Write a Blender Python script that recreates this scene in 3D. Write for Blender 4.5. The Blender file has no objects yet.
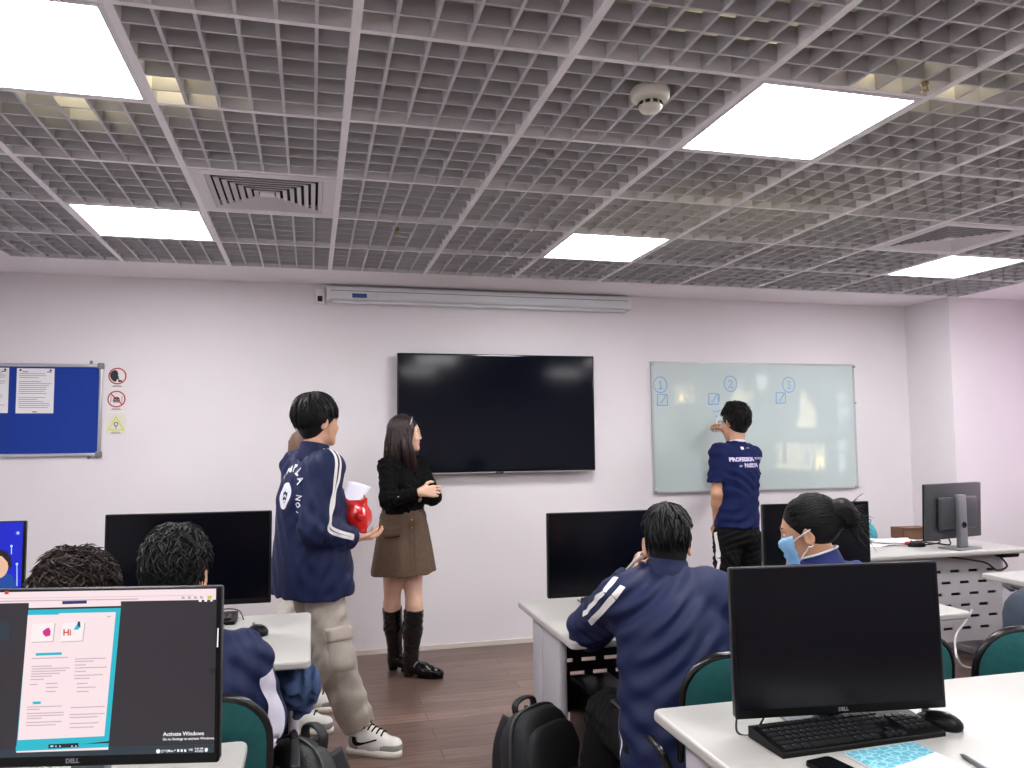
import bpy, bmesh, math, random
import numpy as np
from mathutils import Vector, Matrix

SC = bpy.context.scene
COL = SC.collection
PI = math.pi
rnd = random.Random(7)

# ------------------------------------------------------------------ camera
CAMZ = 1.45
FOC = 785.3
_yaw, _pitch, _roll = 0.2503393, 0.0701768, -0.0093724


def _axes():
    cy, sy = math.cos(_yaw), math.sin(_yaw)
    cp, sp = math.cos(_pitch), math.sin(_pitch)
    f = Vector((sy * cp, cy * cp, sp))
    r = Vector((cy, -sy, 0))
    u = r.cross(f)
    c, s = math.cos(_roll), math.sin(_roll)
    return c * r + s * u, -s * r + c * u, f


AX_R, AX_U, AX_F = _axes()
cam_d = bpy.data.cameras.new('camera')
cam_d.sensor_width = 36.0
cam_d.lens = FOC / 1024 * 36
cam_d.clip_start = 0.05
cam = bpy.data.objects.new('camera', cam_d)
COL.objects.link(cam)
m3 = Matrix((AX_R, AX_U, -AX_F)).transposed()
cam.matrix_world = Matrix.Translation((0, 0, CAMZ)) @ m3.to_4x4()
SC.camera = cam

SC.view_settings.view_transform = 'Standard'
SC.view_settings.look = 'None'
SC.view_settings.exposure = 0.0
SC.view_settings.gamma = 1.0
SC.view_settings.use_curve_mapping = False


def at(px, py, Y):
    """A point of the room at depth Y seen along a sight line (metres)."""
    d = AX_F + AX_R * ((px - 512) / FOC) + AX_U * ((384 - py) / FOC)
    d = d * (Y / d.y)
    return Vector((d.x, d.y, d.z + CAMZ))


def atz(px, py, Z):
    d = AX_F + AX_R * ((px - 512) / FOC) + AX_U * ((384 - py) / FOC)
    d = d * ((Z - CAMZ) / d.z)
    return Vector((d.x, d.y, d.z + CAMZ))


# --------------------------------------------------------------- materials
def srgb(r, g=None, b=None):
    if g is None:
        r, g, b = r
    def l(v):
        v /= 255.0
        return v / 12.92 if v <= 0.04045 else ((v + 0.055) / 1.055) ** 2.4
    return (l(r), l(g), l(b), 1.0)


def mat(name, col, rough=0.5, metal=0.0, spec=0.5, noise=0.0, nscale=20.0, bump=0.0, bscale=60.0,
        emit=None, estr=0.0, coat=0.0, sheen=0.0, aniso=None):
    m = bpy.data.materials.new(name)
    m.use_nodes = True
    nt = m.node_tree
    b = nt.nodes['Principled BSDF']
    b.inputs['Base Color'].default_value = col
    b.inputs['Roughness'].default_value = rough
    b.inputs['Metallic'].default_value = metal
    b.inputs['Specular IOR Level'].default_value = spec
    b.inputs['Coat Weight'].default_value = coat
    b.inputs['Sheen Weight'].default_value = sheen
    if emit:
        b.inputs['Emission Color'].default_value = emit
        b.inputs['Emission Strength'].default_value = estr
    tc = None
    if noise > 0 or bump > 0:
        tc = nt.nodes.new('ShaderNodeTexCoord')
    if noise > 0:
        n = nt.nodes.new('ShaderNodeTexNoise')
        n.inputs['Scale'].default_value = nscale
        n.inputs['Detail'].default_value = 4
        nt.links.new(tc.outputs['Object'], n.inputs['Vector'])
        r = nt.nodes.new('ShaderNodeValToRGB')
        r.color_ramp.elements[0].position = 0.3
        r.color_ramp.elements[1].position = 0.7
        r.color_ramp.elements[0].color = [c * (1 - noise) for c in col[:3]] + [1]
        r.color_ramp.elements[1].color = [min(1, c * (1 + noise)) for c in col[:3]] + [1]
        nt.links.new(n.outputs['Fac'], r.inputs['Fac'])
        nt.links.new(r.outputs['Color'], b.inputs['Base Color'])
    if bump > 0:
        n2 = nt.nodes.new('ShaderNodeTexNoise')
        n2.inputs['Scale'].default_value = bscale
        n2.inputs['Detail'].default_value = 3
        sc = nt.nodes.new('ShaderNodeMapping')
        if aniso:
            sc.inputs['Scale'].default_value = aniso
        nt.links.new(tc.outputs['Object'], sc.inputs['Vector'])
        nt.links.new(sc.outputs['Vector'], n2.inputs['Vector'])
        bp = nt.nodes.new('ShaderNodeBump')
        bp.inputs['Strength'].default_value = bump
        bp.inputs['Distance'].default_value = 0.01
        nt.links.new(n2.outputs['Fac'], bp.inputs['Height'])
        nt.links.new(bp.outputs['Normal'], b.inputs['Normal'])
    return m


# ------------------------------------------------------------ mesh builder
class MB:
    """Collects shapes and links them as one mesh object."""

    def __init__(self):
        self.v, self.f, self.mi, self.sm = [], [], [], []

    def add(self, verts, faces, mi=0, smooth=False, M=None):
        n = len(self.v)
        for p in verts:
            p = Vector(p)
            if M is not None:
                p = M @ p
            self.v.append(tuple(p))
        for f in faces:
            self.f.append(tuple(i + n for i in f))
            self.mi.append(mi)
            self.sm.append(smooth)
        return self

    def box(self, lo, hi, mi=0, M=None):
        x0, y0, z0 = lo
        x1, y1, z1 = hi
        v = [(x0, y0, z0), (x1, y0, z0), (x1, y1, z0), (x0, y1, z0), (x0, y0, z1), (x1, y0, z1), (x1, y1, z1), (x0, y1, z1)]
        f = [(0, 3, 2, 1), (4, 5, 6, 7), (0, 1, 5, 4), (1, 2, 6, 5), (2, 3, 7, 6), (3, 0, 4, 7)]
        return self.add(v, f, mi, False, M)

    def rbox(self, lo, hi, r=0.005, seg=3, mi=0, M=None, smooth=True):
        """Box with rounded edges."""
        bm = bmesh.new()
        bmesh.ops.create_cube(bm, size=1)
        s = [hi[i] - lo[i] for i in range(3)]
        c = [(hi[i] + lo[i]) / 2 for i in range(3)]
        for v in bm.verts:
            v.co = Vector((v.co.x * s[0] + c[0], v.co.y * s[1] + c[1], v.co.z * s[2] + c[2]))
        r = min(r, min(s) * 0.499)
        bmesh.ops.bevel(bm, geom=list(bm.edges), offset=r, segments=seg, profile=0.5, affect='EDGES')
        return self.bm(bm, mi, smooth, M)

    def bm(self, bm, mi=0, smooth=False, M=None):
        bm.verts.index_update()
        vs = [v.co.copy() for v in bm.verts]
        fs = [[v.index for v in f.verts] for f in bm.faces]
        bm.free()
        return self.add(vs, fs, mi, smooth, M)

    def prism(self, pts, z0, z1, mi=0, M=None, smooth=False):
        """Polygon in XY (counter-clockwise) extruded along Z."""
        n = len(pts)
        v = [(p[0], p[1], z0) for p in pts] + [(p[0], p[1], z1) for p in pts]
        f = [tuple(reversed(range(n))), tuple(range(n, 2 * n))]
        k = len(self.f)
        self.add(v, f, mi, False, M)
        base = len(self.v) - 2 * n
        for i in range(n):
            j = (i + 1) % n
            self.f.append((base + i, base + j, base + n + j, base + n + i))
            self.mi.append(mi)
            self.sm.append(smooth)
        return self

    def cyl(self, a, b, r1, r2=None, seg=16, mi=0, caps=True, M=None, smooth=True):
        return self.tube([a, b], [r1, r1 if r2 is None else r2], seg, mi, caps, M, smooth)

    def tube(self, pts, rad, seg=10, mi=0, caps=True, M=None, smooth=True, flat=None):
        pts = [Vector(p) for p in pts]
        n = len(pts)
        if not hasattr(rad, '__len__'):
            rad = [rad] * n
        verts, faces = [], []
        t = (pts[1] - pts[0]).normalized()
        up = Vector((0, 0, 1)) if abs(t.z) < 0.9 else Vector((1, 0, 0))
        side = t.cross(up).normalized()
        for i, p in enumerate(pts):
            if i == 0:
                t = (pts[1] - p).normalized()
            elif i == n - 1:
                t = (p - pts[i - 1]).normalized()
            else:
                t = ((pts[i + 1] - p).normalized() + (p - pts[i - 1]).normalized())
                t = t.normalized() if t.length > 1e-6 else (pts[i + 1] - p).normalized()
            side = side - t * side.dot(t)
            side = side.normalized() if side.length > 1e-6 else t.orthogonal().normalized()
            o = t.cross(side)
            fl = 1.0 if flat is None else flat
            for k in range(seg):
                a = 2 * PI * k / seg
                verts.append(p + side * math.cos(a) * rad[i] + o * math.sin(a) * rad[i] * fl)
        for i in range(n - 1):
            for k in range(seg):
                k2 = (k + 1) % seg
                faces.append((i * seg + k, i * seg + k2, (i + 1) * seg + k2, (i + 1) * seg + k))
        self.add(verts, faces, mi, smooth, M)
        if caps:
            b = len(self.v) - n * seg
            self.f.append(tuple(b + k for k in reversed(range(seg))))
            self.f.append(tuple(b + (n - 1) * seg + k for k in range(seg)))
            self.mi += [mi, mi]
            self.sm += [False, False]
        return self

    def lathe(self, prof, seg=24, mi=0, M=None, smooth=True):
        """Profile [(r, z)...] turned about Z."""
        verts, faces = [], []
        for r, z in prof:
            for k in range(seg):
                a = 2 * PI * k / seg
                verts.append((r * math.cos(a), r * math.sin(a), z))
        for i in range(len(prof) - 1):
            for k in range(seg):
                k2 = (k + 1) % seg
                faces.append((i * seg + k, i * seg + k2, (i + 1) * seg + k2, (i + 1) * seg + k))
        self.add(verts, faces, mi, smooth, M)
        b = len(self.v) - len(prof) * seg
        if prof[0][0] > 1e-5:
            self.f.append(tuple(b + k for k in reversed(range(seg)))); self.mi.append(mi); self.sm.append(False)
        if prof[-1][0] > 1e-5:
            self.f.append(tuple(b + (len(prof) - 1) * seg + k for k in range(seg))); self.mi.append(mi); self.sm.append(False)
        return self

    def build(self, name, mats, parent=None, loc=None):
        me = bpy.data.meshes.new(name)
        me.from_pydata(self.v, [], self.f)
        if not isinstance(mats, (list, tuple)):
            mats = [mats]
        for m in mats:
            me.materials.append(m)
        me.polygons.foreach_set('material_index', self.mi)
        me.polygons.foreach_set('use_smooth', self.sm)
        me.update()
        o = bpy.data.objects.new(name, me)
        COL.objects.link(o)
        if parent is not None:
            o.parent = parent
        if loc is not None:
            o.location = loc
        return o


def tag(o, label=None, cat=None, group=None, kind=None):
    if label:
        o['label'] = label
    if cat:
        o['category'] = cat
    if group:
        o['group'] = group
    if kind:
        o['kind'] = kind
    return o


def thing(name, label, cat, loc=(0, 0, 0), rz=0.0, group=None):
    o = bpy.data.objects.new(name, None)
    o.empty_display_size = 0.1
    COL.objects.link(o)
    o.location = loc
    o.rotation_euler = (0, 0, rz)
    return tag(o, label, cat, group)


def struct(name, mb, m):
    return tag(mb.build(name, m), kind='structure')


def copy_tree(o, parent=None):
    c = o.copy()
    COL.objects.link(c)
    if parent is not None:
        c.parent = parent
    for ch in list(o.children):
        copy_tree(ch, c)
    return c


def text_mesh(s, size, bold=0.0, align='CENTER', extrude=0.0, spacing=1.0):
    """Flat lettering: (verts, faces) in the XY plane."""
    cu = bpy.data.curves.new('lettering', 'FONT')
    cu.body = s
    cu.size = size
    cu.align_x = align
    cu.align_y = 'CENTER'
    cu.offset = bold
    cu.extrude = extrude
    cu.space_character = spacing
    cu.resolution_u = 3
    o = bpy.data.objects.new('lettering', cu)
    COL.objects.link(o)
    dg = bpy.context.evaluated_depsgraph_get()
    dg.update()
    me = bpy.data.meshes.new_from_object(o.evaluated_get(dg))
    vs = [v.co.copy() for v in me.vertices]
    fs = [tuple(p.vertices) for p in me.polygons]
    bpy.data.objects.remove(o)
    bpy.data.curves.remove(cu)
    bpy.data.meshes.remove(me)
    return vs, fs


def add_text(mb, s, size, M, bold=0.0, align='CENTER', mi=0, spacing=1.0, wide=1.0, extrude=0.0):
    vs, fs = text_mesh(s, size, bold, align, extrude, spacing)
    return mb.add([(v.x * wide, v.y, v.z) for v in vs], fs, mi, False, M)


def disc(r0, r1, seg=40):
    """Flat ring in XY."""
    v, f = [], []
    for k in range(seg):
        a = 2 * PI * k / seg
        v += [(r0 * math.cos(a), r0 * math.sin(a), 0), (r1 * math.cos(a), r1 * math.sin(a), 0)]
    for k in range(seg):
        j = (k + 1) % seg
        f.append((2 * k, 2 * k + 1, 2 * j + 1, 2 * j))
    return v, f


def stroke(pts, w):
    """Flat ribbon of width w along 2-D points."""
    v, f = [], []
    n = len(pts)
    for i, p in enumerate(pts):
        a = Vector(pts[max(i - 1, 0)]); b = Vector(pts[min(i + 1, n - 1)])
        t = (b - a).normalized()
        nrm = Vector((-t.y, t.x)) * w / 2
        q = Vector(p)
        v += [(q.x + nrm.x, q.y + nrm.y, 0), (q.x - nrm.x, q.y - nrm.y, 0)]
    for i in range(n - 1):
        f.append((2 * i + 1, 2 * i + 3, 2 * i + 2, 2 * i))
    return v, f


def rrect(w, h, r, seg=5, cx=0.0, cy=0.0):
    """Counter-clockwise rounded rectangle."""
    pts = []
    for sx, sy, a0 in ((1, 1, 0), (-1, 1, PI / 2), (-1, -1, PI), (1, -1, 1.5 * PI)):
        for k in range(seg + 1):
            a = a0 + PI / 2 * k / seg
            pts.append((cx + sx * (w / 2 - r) + r * math.cos(a), cy + sy * (h / 2 - r) + r * math.sin(a)))
    return pts


def catmull(pts, n=8):
    pts = [Vector(p) for p in pts]
    out = []
    for i in range(len(pts) - 1):
        p0 = pts[max(i - 1, 0)]; p1 = pts[i]; p2 = pts[i + 1]; p3 = pts[min(i + 2, len(pts) - 1)]
        for k in range(n):
            t = k / n
            out.append(0.5 * ((2 * p1) + (p2 - p0) * t + (2 * p0 - 5 * p1 + 4 * p2 - p3) * t * t + (3 * p1 - p0 - 3 * p2 + p3) * t ** 3))
    out.append(pts[-1])
    return out


# wall-facing matrix: local x -> world X, local y -> world Z, local z -> towards the room (-Y)
def on_wall(x, z, y):
    return Matrix(((1, 0, 0, x), (0, 0, -1, y), (0, 1, 0, z), (0, 0, 0, 1)))


def flat_on(x, y, z, rz=0.0):
    return Matrix.Translation((x, y, z)) @ Matrix.Rotation(rz, 4, 'Z')
# ================================================================ the room
WY = 5.53          # front wall
CZ = 2.53          # ceiling
XL, XR, YB = -2.25, 5.75, -3.4
GX0, GX1, GY1 = -1.695, 4.905, 5.037     # open-cell field

M_wall = mat('white_wall_paint', srgb(233, 228, 232), 0.75, noise=0.015, nscale=3, bump=0.03, bscale=180)
M_white = mat('white_plaster', srgb(238, 234, 237), 0.8)


def floor_mat():
    m = mat('wood_laminate', srgb(90, 66, 56), 0.33, spec=0.45)
    nt = m.node_tree; b = nt.nodes['Principled BSDF']
    tc = nt.nodes.new('ShaderNodeTexCoord')
    br = nt.nodes.new('ShaderNodeTexBrick')
    br.inputs['Scale'].default_value = 1.0
    br.inputs['Brick Width'].default_value = 1.2
    br.inputs['Row Height'].default_value = 0.13
    br.inputs['Mortar Size'].default_value = 0.002
    br.inputs['Bias'].default_value = 0.0
    br.inputs['Color1'].default_value = srgb(132, 108, 97)
    br.inputs['Color2'].default_value = srgb(104, 84, 75)
    br.inputs['Mortar'].default_value = srgb(66, 52, 47)
    nt.links.new(tc.outputs['Object'], br.inputs['Vector'])
    mp = nt.nodes.new('ShaderNodeMapping')
    mp.inputs['Scale'].default_value = (1.2, 16, 1)
    nt.links.new(tc.outputs['Object'], mp.inputs['Vector'])
    no = nt.nodes.new('ShaderNodeTexNoise')
    no.inputs['Scale'].default_value = 3.0
    no.inputs['Detail'].default_value = 7
    no.inputs['Roughness'].default_value = 0.65
    nt.links.new(mp.outputs['Vector'], no.inputs['Vector'])
    rp = nt.nodes.new('ShaderNodeValToRGB')
    rp.color_ramp.elements[0].position = 0.3; rp.color_ramp.elements[0].color = (0.55, 0.52, 0.5, 1)
    rp.color_ramp.elements[1].position = 0.72; rp.color_ramp.elements[1].color = (1.35, 1.35, 1.38, 1)
    nt.links.new(no.outputs['Fac'], rp.inputs['Fac'])
    mx = nt.nodes.new('ShaderNodeMix'); mx.data_type = 'RGBA'; mx.blend_type = 'MULTIPLY'
    mx.inputs[0].default_value = 1.0
    nt.links.new(br.outputs['Color'], mx.inputs[6]); nt.links.new(rp.outputs['Color'], mx.inputs[7])
    nt.links.new(mx.outputs[2], b.inputs['Base Color'])
    return m


struct('floor', MB().box((XL, YB, -0.05), (XR, WY, 0)), floor_mat())
struct('wall_front', MB().box((XL - .1, WY, 0), (XR + .1, WY + .12, 3.3)), M_wall)
struct('wall_left', MB().box((XL - .12, YB, 0), (XL, WY, 3.3)), M_wall)
struct('wall_back', MB().box((XL - .1, YB - .12, 0), (XR + .1, YB, 3.3)), M_wall)
# right wall; unseen window opening added to bring pink light to the column
wr = MB()
wr.box((XR, YB, 0), (XR + .12, WY, 0.9)).box((XR, YB, 2.3), (XR + .12, WY, 3.3))
wr.box((XR, YB, .9), (XR + .12, 3.8, 2.3)).box((XR, 4.9, .9), (XR + .12, WY, 2.3))
struct('wall_right', wr, M_wall)
M_sash = mat('window_sash', srgb(225, 225, 228), 0.4)
M_glass = mat('window_glass', (1, 1, 1, 1), 0.02)
M_glass.node_tree.nodes['Principled BSDF'].inputs['Transmission Weight'].default_value = 1.0
wf = MB()
for y0, y1, z0, z1 in ((3.8, 4.9, .9, .96), (3.8, 4.9, 2.24, 2.3), (3.8, 3.86, .9, 2.3), (4.84, 4.9, .9, 2.3), (4.32, 4.38, .9, 2.3)):
    wf.box((XR + .03, y0, z0), (XR + .09, y1, z1))
w1 = struct('added_window', wf, M_sash)
MB().box((XR + .055, 3.86, .96), (XR + .061, 4.84, 2.24)).build('window_glass', M_glass, w1)
# column in the right-hand corner
struct('wall_column', MB().box((4.83, 5.06, 0), (XR, WY, CZ)), M_wall)
# skirting
M_skirt = mat('pale_skirting', srgb(216, 206, 198), 0.5)
struct('baseboard_front', MB().box((XL, WY - .012, 0), (4.83, WY, .032)), M_skirt)
struct('baseboard_right', MB().box((4.83, 5.048, 0), (XR, 5.06, .032)), M_skirt)

# ceiling: plaster border, T-bars, open-cell lattice, slab above
M_grid = mat('grey_ceiling_metal', srgb(190, 191, 194), 0.45)
M_bar = mat('pale_ceiling_bar', srgb(236, 235, 238), 0.4)
M_slab = mat('ceiling_slab', srgb(150, 150, 150), 0.9)
bd = MB()
bd.box((XL, GY1, CZ), (XR, WY, CZ + .02))
bd.box((XL, YB, CZ), (GX0, GY1, CZ + .02))
bd.box((GX1, YB, CZ), (XR, GY1, CZ + .02))
struct('trim_1', bd, M_white)
struct('trim_2', MB().box((XL, YB, 3.2), (XR, WY, 3.3)), M_slab)

LIGHTS = [(i, j) for i in (-1, 3, 7) for j in (2, -1, -4, -7)]
VENTS = [(0, 1), (6, 1)]
solid = set(LIGHTS) | set(VENTS)
cells = MB()
J0, J1 = -10, 4
for i in range(-2, 9):
    for j in range(J0, J1):
        if (i, j) in solid:
            continue
        x0 = -.495 + .6 * i; y0 = 2.637 + .6 * j
        # six by six cells; fins of thin sheet
        for k in range(1, 6):
            cells.box((x0 + .1 * k - .005, y0 + .008, CZ), (x0 + .1 * k + .005, y0 + .592, CZ + .05))
            cells.box((x0 + .012, y0 + .1 * k - .004, CZ + .0004), (x0 + .588, y0 + .1 * k + .004, CZ + .0504))
struct('ceiling', cells, M_grid)
bars = MB()
for i in range(-2, 10):
    x = -.495 + .6 * i
    bars.box((x - .0125, 2.637 + .6 * J0, CZ - .003), (x + .0125, GY1, CZ + .052))
for j in range(J0, J1 + 1):
    y = 2.637 + .6 * j
    bars.box((GX0, y - .009, CZ - .0025), (GX1, y + .009, CZ + .0515))
struct('trim_3', bars, M_bar)

# ------------------------------------------------------------ light panels
M_frame = mat('light_panel_frame', srgb(225, 223, 228), 0.4)
M_diff = mat('light_diffuser', srgb(250, 248, 252), 0.5, emit=(1.0, 0.985, 0.995, 1), estr=31.0)
M_house = mat('light_housing', srgb(200, 198, 200), 0.5)
labels = {(-1, 2): 'square white light panel in the far left of the grid ceiling, beside the vent',
          (3, 2): 'square white light panel above the wall screen end of the ceiling, beyond the smoke detector',
          (7, 2): 'square white light panel beside the right-hand ceiling vent, near the column',
          (-1, -1): 'big bright light panel cut by the top left corner of the picture',
          (3, -1): 'big bright light panel right beside the round smoke detector'}


def make_light():
    t = thing('ceiling_light', 'x', 'ceiling light')
    f = MB()
    for a, b in (((-.288, -.288, -.004), (.288, -.272, .02)), ((-.288, .272, -.004), (.288, .288, .02)),
                 ((-.288, -.272, -.004), (-.272, .272, .02)), ((.272, -.272, -.004), (.288, .272, .02))):
        f.box(a, b)
    f.build('frame', M_frame, t)
    MB().box((-.272, -.272, .002), (.272, .272, .010)).build('diffuser', M_diff, t)
    MB().box((-.28, -.28, .022), (.28, .28, .06)).build('housing', M_house, t)
    return t


L0 = None
for (i, j) in LIGHTS:
    o = L0 = make_light() if L0 is None else L0
    if o.get('used'):
        o = copy_tree(L0)
    o['used'] = 1
    o.location = (-.495 + .6 * i + .3, 2.637 + .6 * j + .3, CZ)
    tag(o, labels.get((i, j), 'square white light panel in the ceiling behind the camera'), 'ceiling light', 'light panels in the grid ceiling')
for o in COL.objects:
    if 'used' in o.keys():
        del o['used']

# air vents: nested square louvres
M_vent = mat('vent_metal', srgb(214, 212, 216), 0.4)
M_dark = mat('vent_dark', srgb(38, 38, 42), 0.8)


def make_vent(lab):
    t = thing('ceiling_vent', lab, 'air vent', group='square louvred ceiling vents')
    f = MB()
    f.box((-.288, -.288, -.004), (.288, -.235, .01)).box((-.288, .235, -.004), (.288, .288, .01))
    f.box((-.288, -.235, -.004), (-.235, .235, .01)).box((.235, -.235, -.004), (.288, .235, .01))
    f.build('frame', M_vent, t)
    for k in range(7):
        a = .232 - k * .030
        b = a - .017
        z0, z1 = -.006, .006
        v = []
        for (s, z) in ((a, z1 - .010), (b, z1), (b + .002, z1 + .003), (a + .002, z1 - .007)):
            v += [(-s, -s, z), (s, -s, z), (s, s, z), (-s, s, z)]
        fc = []
        for L in range(4):
            for q in range(4):
                q2 = (q + 1) % 4
                L2 = (L + 1) % 4
                fc.append((L * 4 + q, L * 4 + q2, L2 * 4 + q2, L2 * 4 + q))
        MB().add(v, fc).build('louvre', M_vent, t)
    MB().box((-.03, -.03, -.002), (.03, .03, .004)).build('centre_plate', M_vent, t)
    MB().box((-.285, -.285, .05), (.285, .285, .055)).build('backing', M_dark, t)
    return t


for (i, j), lab in zip(VENTS, ('square louvred air vent beside the far left light panel', 'square louvred air vent above the column corner, beside the right light panel')):
    o = make_vent(lab)
    o.location = (-.495 + .6 * i + .3, 2.637 + .6 * j + .3, CZ)

# smoke detector
M_cream = mat('cream_plastic', srgb(222, 220, 208), 0.4)
p = atz(650, 92, CZ)
t = thing('smoke_detector', 'round cream smoke detector hanging under the ceiling grid', 'smoke detector', (p.x, p.y, CZ))
MB().lathe([(.0, .012), (.055, .01), (.062, 0), (.06, -.022), (.045, -.03), (.03, -.031)], 28).build('base', M_cream, t)
MB().lathe([(.03, -.03), (.036, -.034), (.038, -.05), (.03, -.062), (0, -.066)], 24).build('sensor_dome', M_cream, t)
sl = MB()
for k in range(10):
    a = 2 * PI * k / 10
    sl.box((-.007, .0352, -.047), (.007, .0392, -.037), M=Matrix.Rotation(a, 4, 'Z'))
sl.build('sensor_slot', M_dark, t)

# sprinkler heads poking through the grid
M_brass = mat('sprinkler_metal', srgb(150, 135, 95), 0.35, metal=0.9)


def sprinkler(px, py, lab):
    p = atz(px, py, CZ - .02)
    t = thing('ceiling_sprinkler', lab, 'sprinkler', (p.x, p.y, CZ), group='sprinkler heads in the ceiling')
    t.scale = (.7, .7, .7)
    MB().lathe([(.0, .67), (.011, .67), (.011, .0), (.016, -.002), (.016, -.012), (.008, -.016), (0, -.016)], 14).build('pipe', M_brass, t)
    a = MB()
    for s in (-1, 1):
        a.tube([(s * .007, 0, -.014), (s * .014, 0, -.026), (s * .004, 0, -.042)], .0025, 6)
    a.build('yoke', M_brass, t)
    MB().lathe([(0, -.042), (.017, -.042), (.017, -.045), (0, -.045)], 16).build('deflector', M_brass, t)


sprinkler(397, 233, 'small sprinkler head in the ceiling above the projector screen case')
sprinkler(925, 88, 'small brass sprinkler head at the corner of the big right light panel')

# warm glow leaking from the back of two fixtures into the void above the grid
for (x, y, z, e) in ((1.7, 1.96, .10, .35), (1.99, 2.0, .09, .4), (2.0, 3.0, .52, 2.2), (1.6, 2.9, .52, 1.6), (-.43, 2.5, .10, .8), (-.75, 2.70, .10, .8)):
    ld = bpy.data.lights.new('fixture_leak', 'POINT')
    ld.energy = e
    ld.color = (1.0, 0.85, 0.5)
    ld.shadow_soft_size = 0.05
    lo = bpy.data.objects.new('fixture_leak', ld)
    COL.objects.link(lo)
    lo.location = (x, y, CZ + z)

# pink sky light through the added window of the right wall
w = bpy.data.worlds.new('world')
SC.world = w
w.use_nodes = True
w.node_tree.nodes['Background'].inputs['Color'].default_value = (1.0, 0.70, 0.95, 1)
w.node_tree.nodes['Background'].inputs['Strength'].default_value = 4.0
# ============================================================ wall fittings
M_black = mat('black_plastic', srgb(9, 9, 11), 0.4, spec=.2)
M_blackg = mat('black_gloss', srgb(14, 14, 17), 0.15)
M_screen = mat('dark_screen', srgb(4, 8, 22), 0.10, spec=0.25)
M_matte_screen = mat('matte_dark_screen', srgb(4, 5, 12), 0.22, spec=0.22)
M_alu = mat('aluminium', srgb(190, 192, 198), 0.3, metal=0.8)
M_silver = mat('silver_plastic', srgb(150, 152, 158), 0.35, metal=0.3)
M_paper = mat('paper', srgb(240, 240, 242), 0.8)
M_ink = mat('ink', srgb(70, 68, 74), 0.8)

# television
tx0, tx1, tz0, tz1 = .573, 2.017, 1.45 - .232, 1.45 + .606
t = thing('wall_mounted_tv', 'large black wall screen mounted in the middle of the white front wall', 'television', ((tx0 + tx1) / 2, WY - .03, tz0))
w2 = (tx1 - tx0) / 2; hh = tz1 - tz0
MB().rbox((-w2 + .12, -.02, .12), (w2 - .12, .029, hh - .12), .008).build('back_housing', M_black, t)
MB().rbox((-w2, -.055, 0), (w2, -.02, hh), .006).build('bezel', M_blackg, t)
MB().box((-w2 + .011, -.0565, .020), (w2 - .011, -.0545, hh - .011)).build('screen', M_screen, t)
MB().box((-w2 + .02, -.058, -.004), (w2 - .02, -.05, .003)).build('bottom_trim', M_alu, t)
MB().rbox((-.03, -.06, -.01), (.03, -.045, .004), .003).build('sensor_tab', M_blackg, t)

# projector screen case
M_case = mat('screen_case_white', srgb(228, 233, 237), 0.35)
M_bluelabel = mat('blue_label', srgb(52, 92, 150), 0.5)
cx0, cx1 = .115, 2.31
zc = 2.485
t = thing('wall_mounted_projector_screen', 'long pale rolled-up projector screen case under the ceiling, above the wall screen', 'projector screen', ((cx0 + cx1) / 2, WY, zc))
L2 = (cx1 - cx0) / 2
prof = [(0, 0.03), (-.055, .03), (-.07, .02), (-.075, 0), (-.075, -.045), (-.066, -.06), (-.05, -.066), (0, -.066)]
Mx = Matrix(((0, 0, 1, 0), (1, 0, 0, 0), (0, 1, 0, 0), (0, 0, 0, 1)))
MB().prism(list(reversed(prof)), -L2, L2, M=Mx).build('housing', M_case, t)
MB().box((-L2, -.0765, -.008), (L2, -.0745, -.003)).build('groove', M_silver, t)
MB().cyl((-L2 + .02, -.052, -.078), (L2 - .02, -.052, -.078), .011).build('bottom_bar', M_case, t)
MB().prism(list(reversed([(a * 1.04, b * 1.05) for a, b in prof])), L2 - .002, L2 + .02, M=Mx).build('end_cap', M_white, t)
MB().prism(list(reversed([(a * 1.04, b * 1.05) for a, b in prof])), -L2 - .02, -L2 + .002, M=Mx).build('end_cap', M_white, t)
MB().box((-L2 + .15, -.0765, -.052), (-L2 + .25, -.0748, -.022)).build('maker_label', M_bluelabel, t)
# wall switch box beside the case
p = at(320, 297, WY)
t = thing('wall_switch', 'small white switch box on the wall at the left end of the screen case', 'switch', (p.x, WY, p.z))
MB().rbox((-.032, -.03, -.05), (.032, 0, .05), .005).build('box', M_white, t)
MB().rbox((-.016, -.036, -.036), (.016, -.029, .002), .003).build('rocker', M_dark, t)

# blue pin board with two notices
M_blue = mat('blue_felt', srgb(22, 58, 150), 0.95, noise=.06, nscale=60, bump=.1, bscale=400)
bx0, bx1, bz0, bz1 = -2.15, -1.30, 1.366, 1.955
t = thing('pin_board', 'blue felt pin board with aluminium frame on the left of the front wall', 'notice board', ((bx0 + bx1) / 2, WY, bz0))
w2 = (bx1 - bx0) / 2; hh = bz1 - bz0
MB().box((-w2 + .012, -.014, .012), (w2 - .012, 0, hh - .012)).build('felt', M_blue, t)
fr = MB()
fr.rbox((-w2, -.022, 0), (w2, 0, .022), .004).rbox((-w2, -.022, hh - .022), (w2, 0, hh), .004)
fr.rbox((-w2, -.022, .02), (-w2 + .02, 0, hh - .02), .004).rbox((w2 - .02, -.022, .02), (w2, 0, hh - .02), .004)
fr.build('frame', M_alu, t)
M_corner = mat('grey_corner', srgb(120, 122, 128), 0.4)
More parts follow.
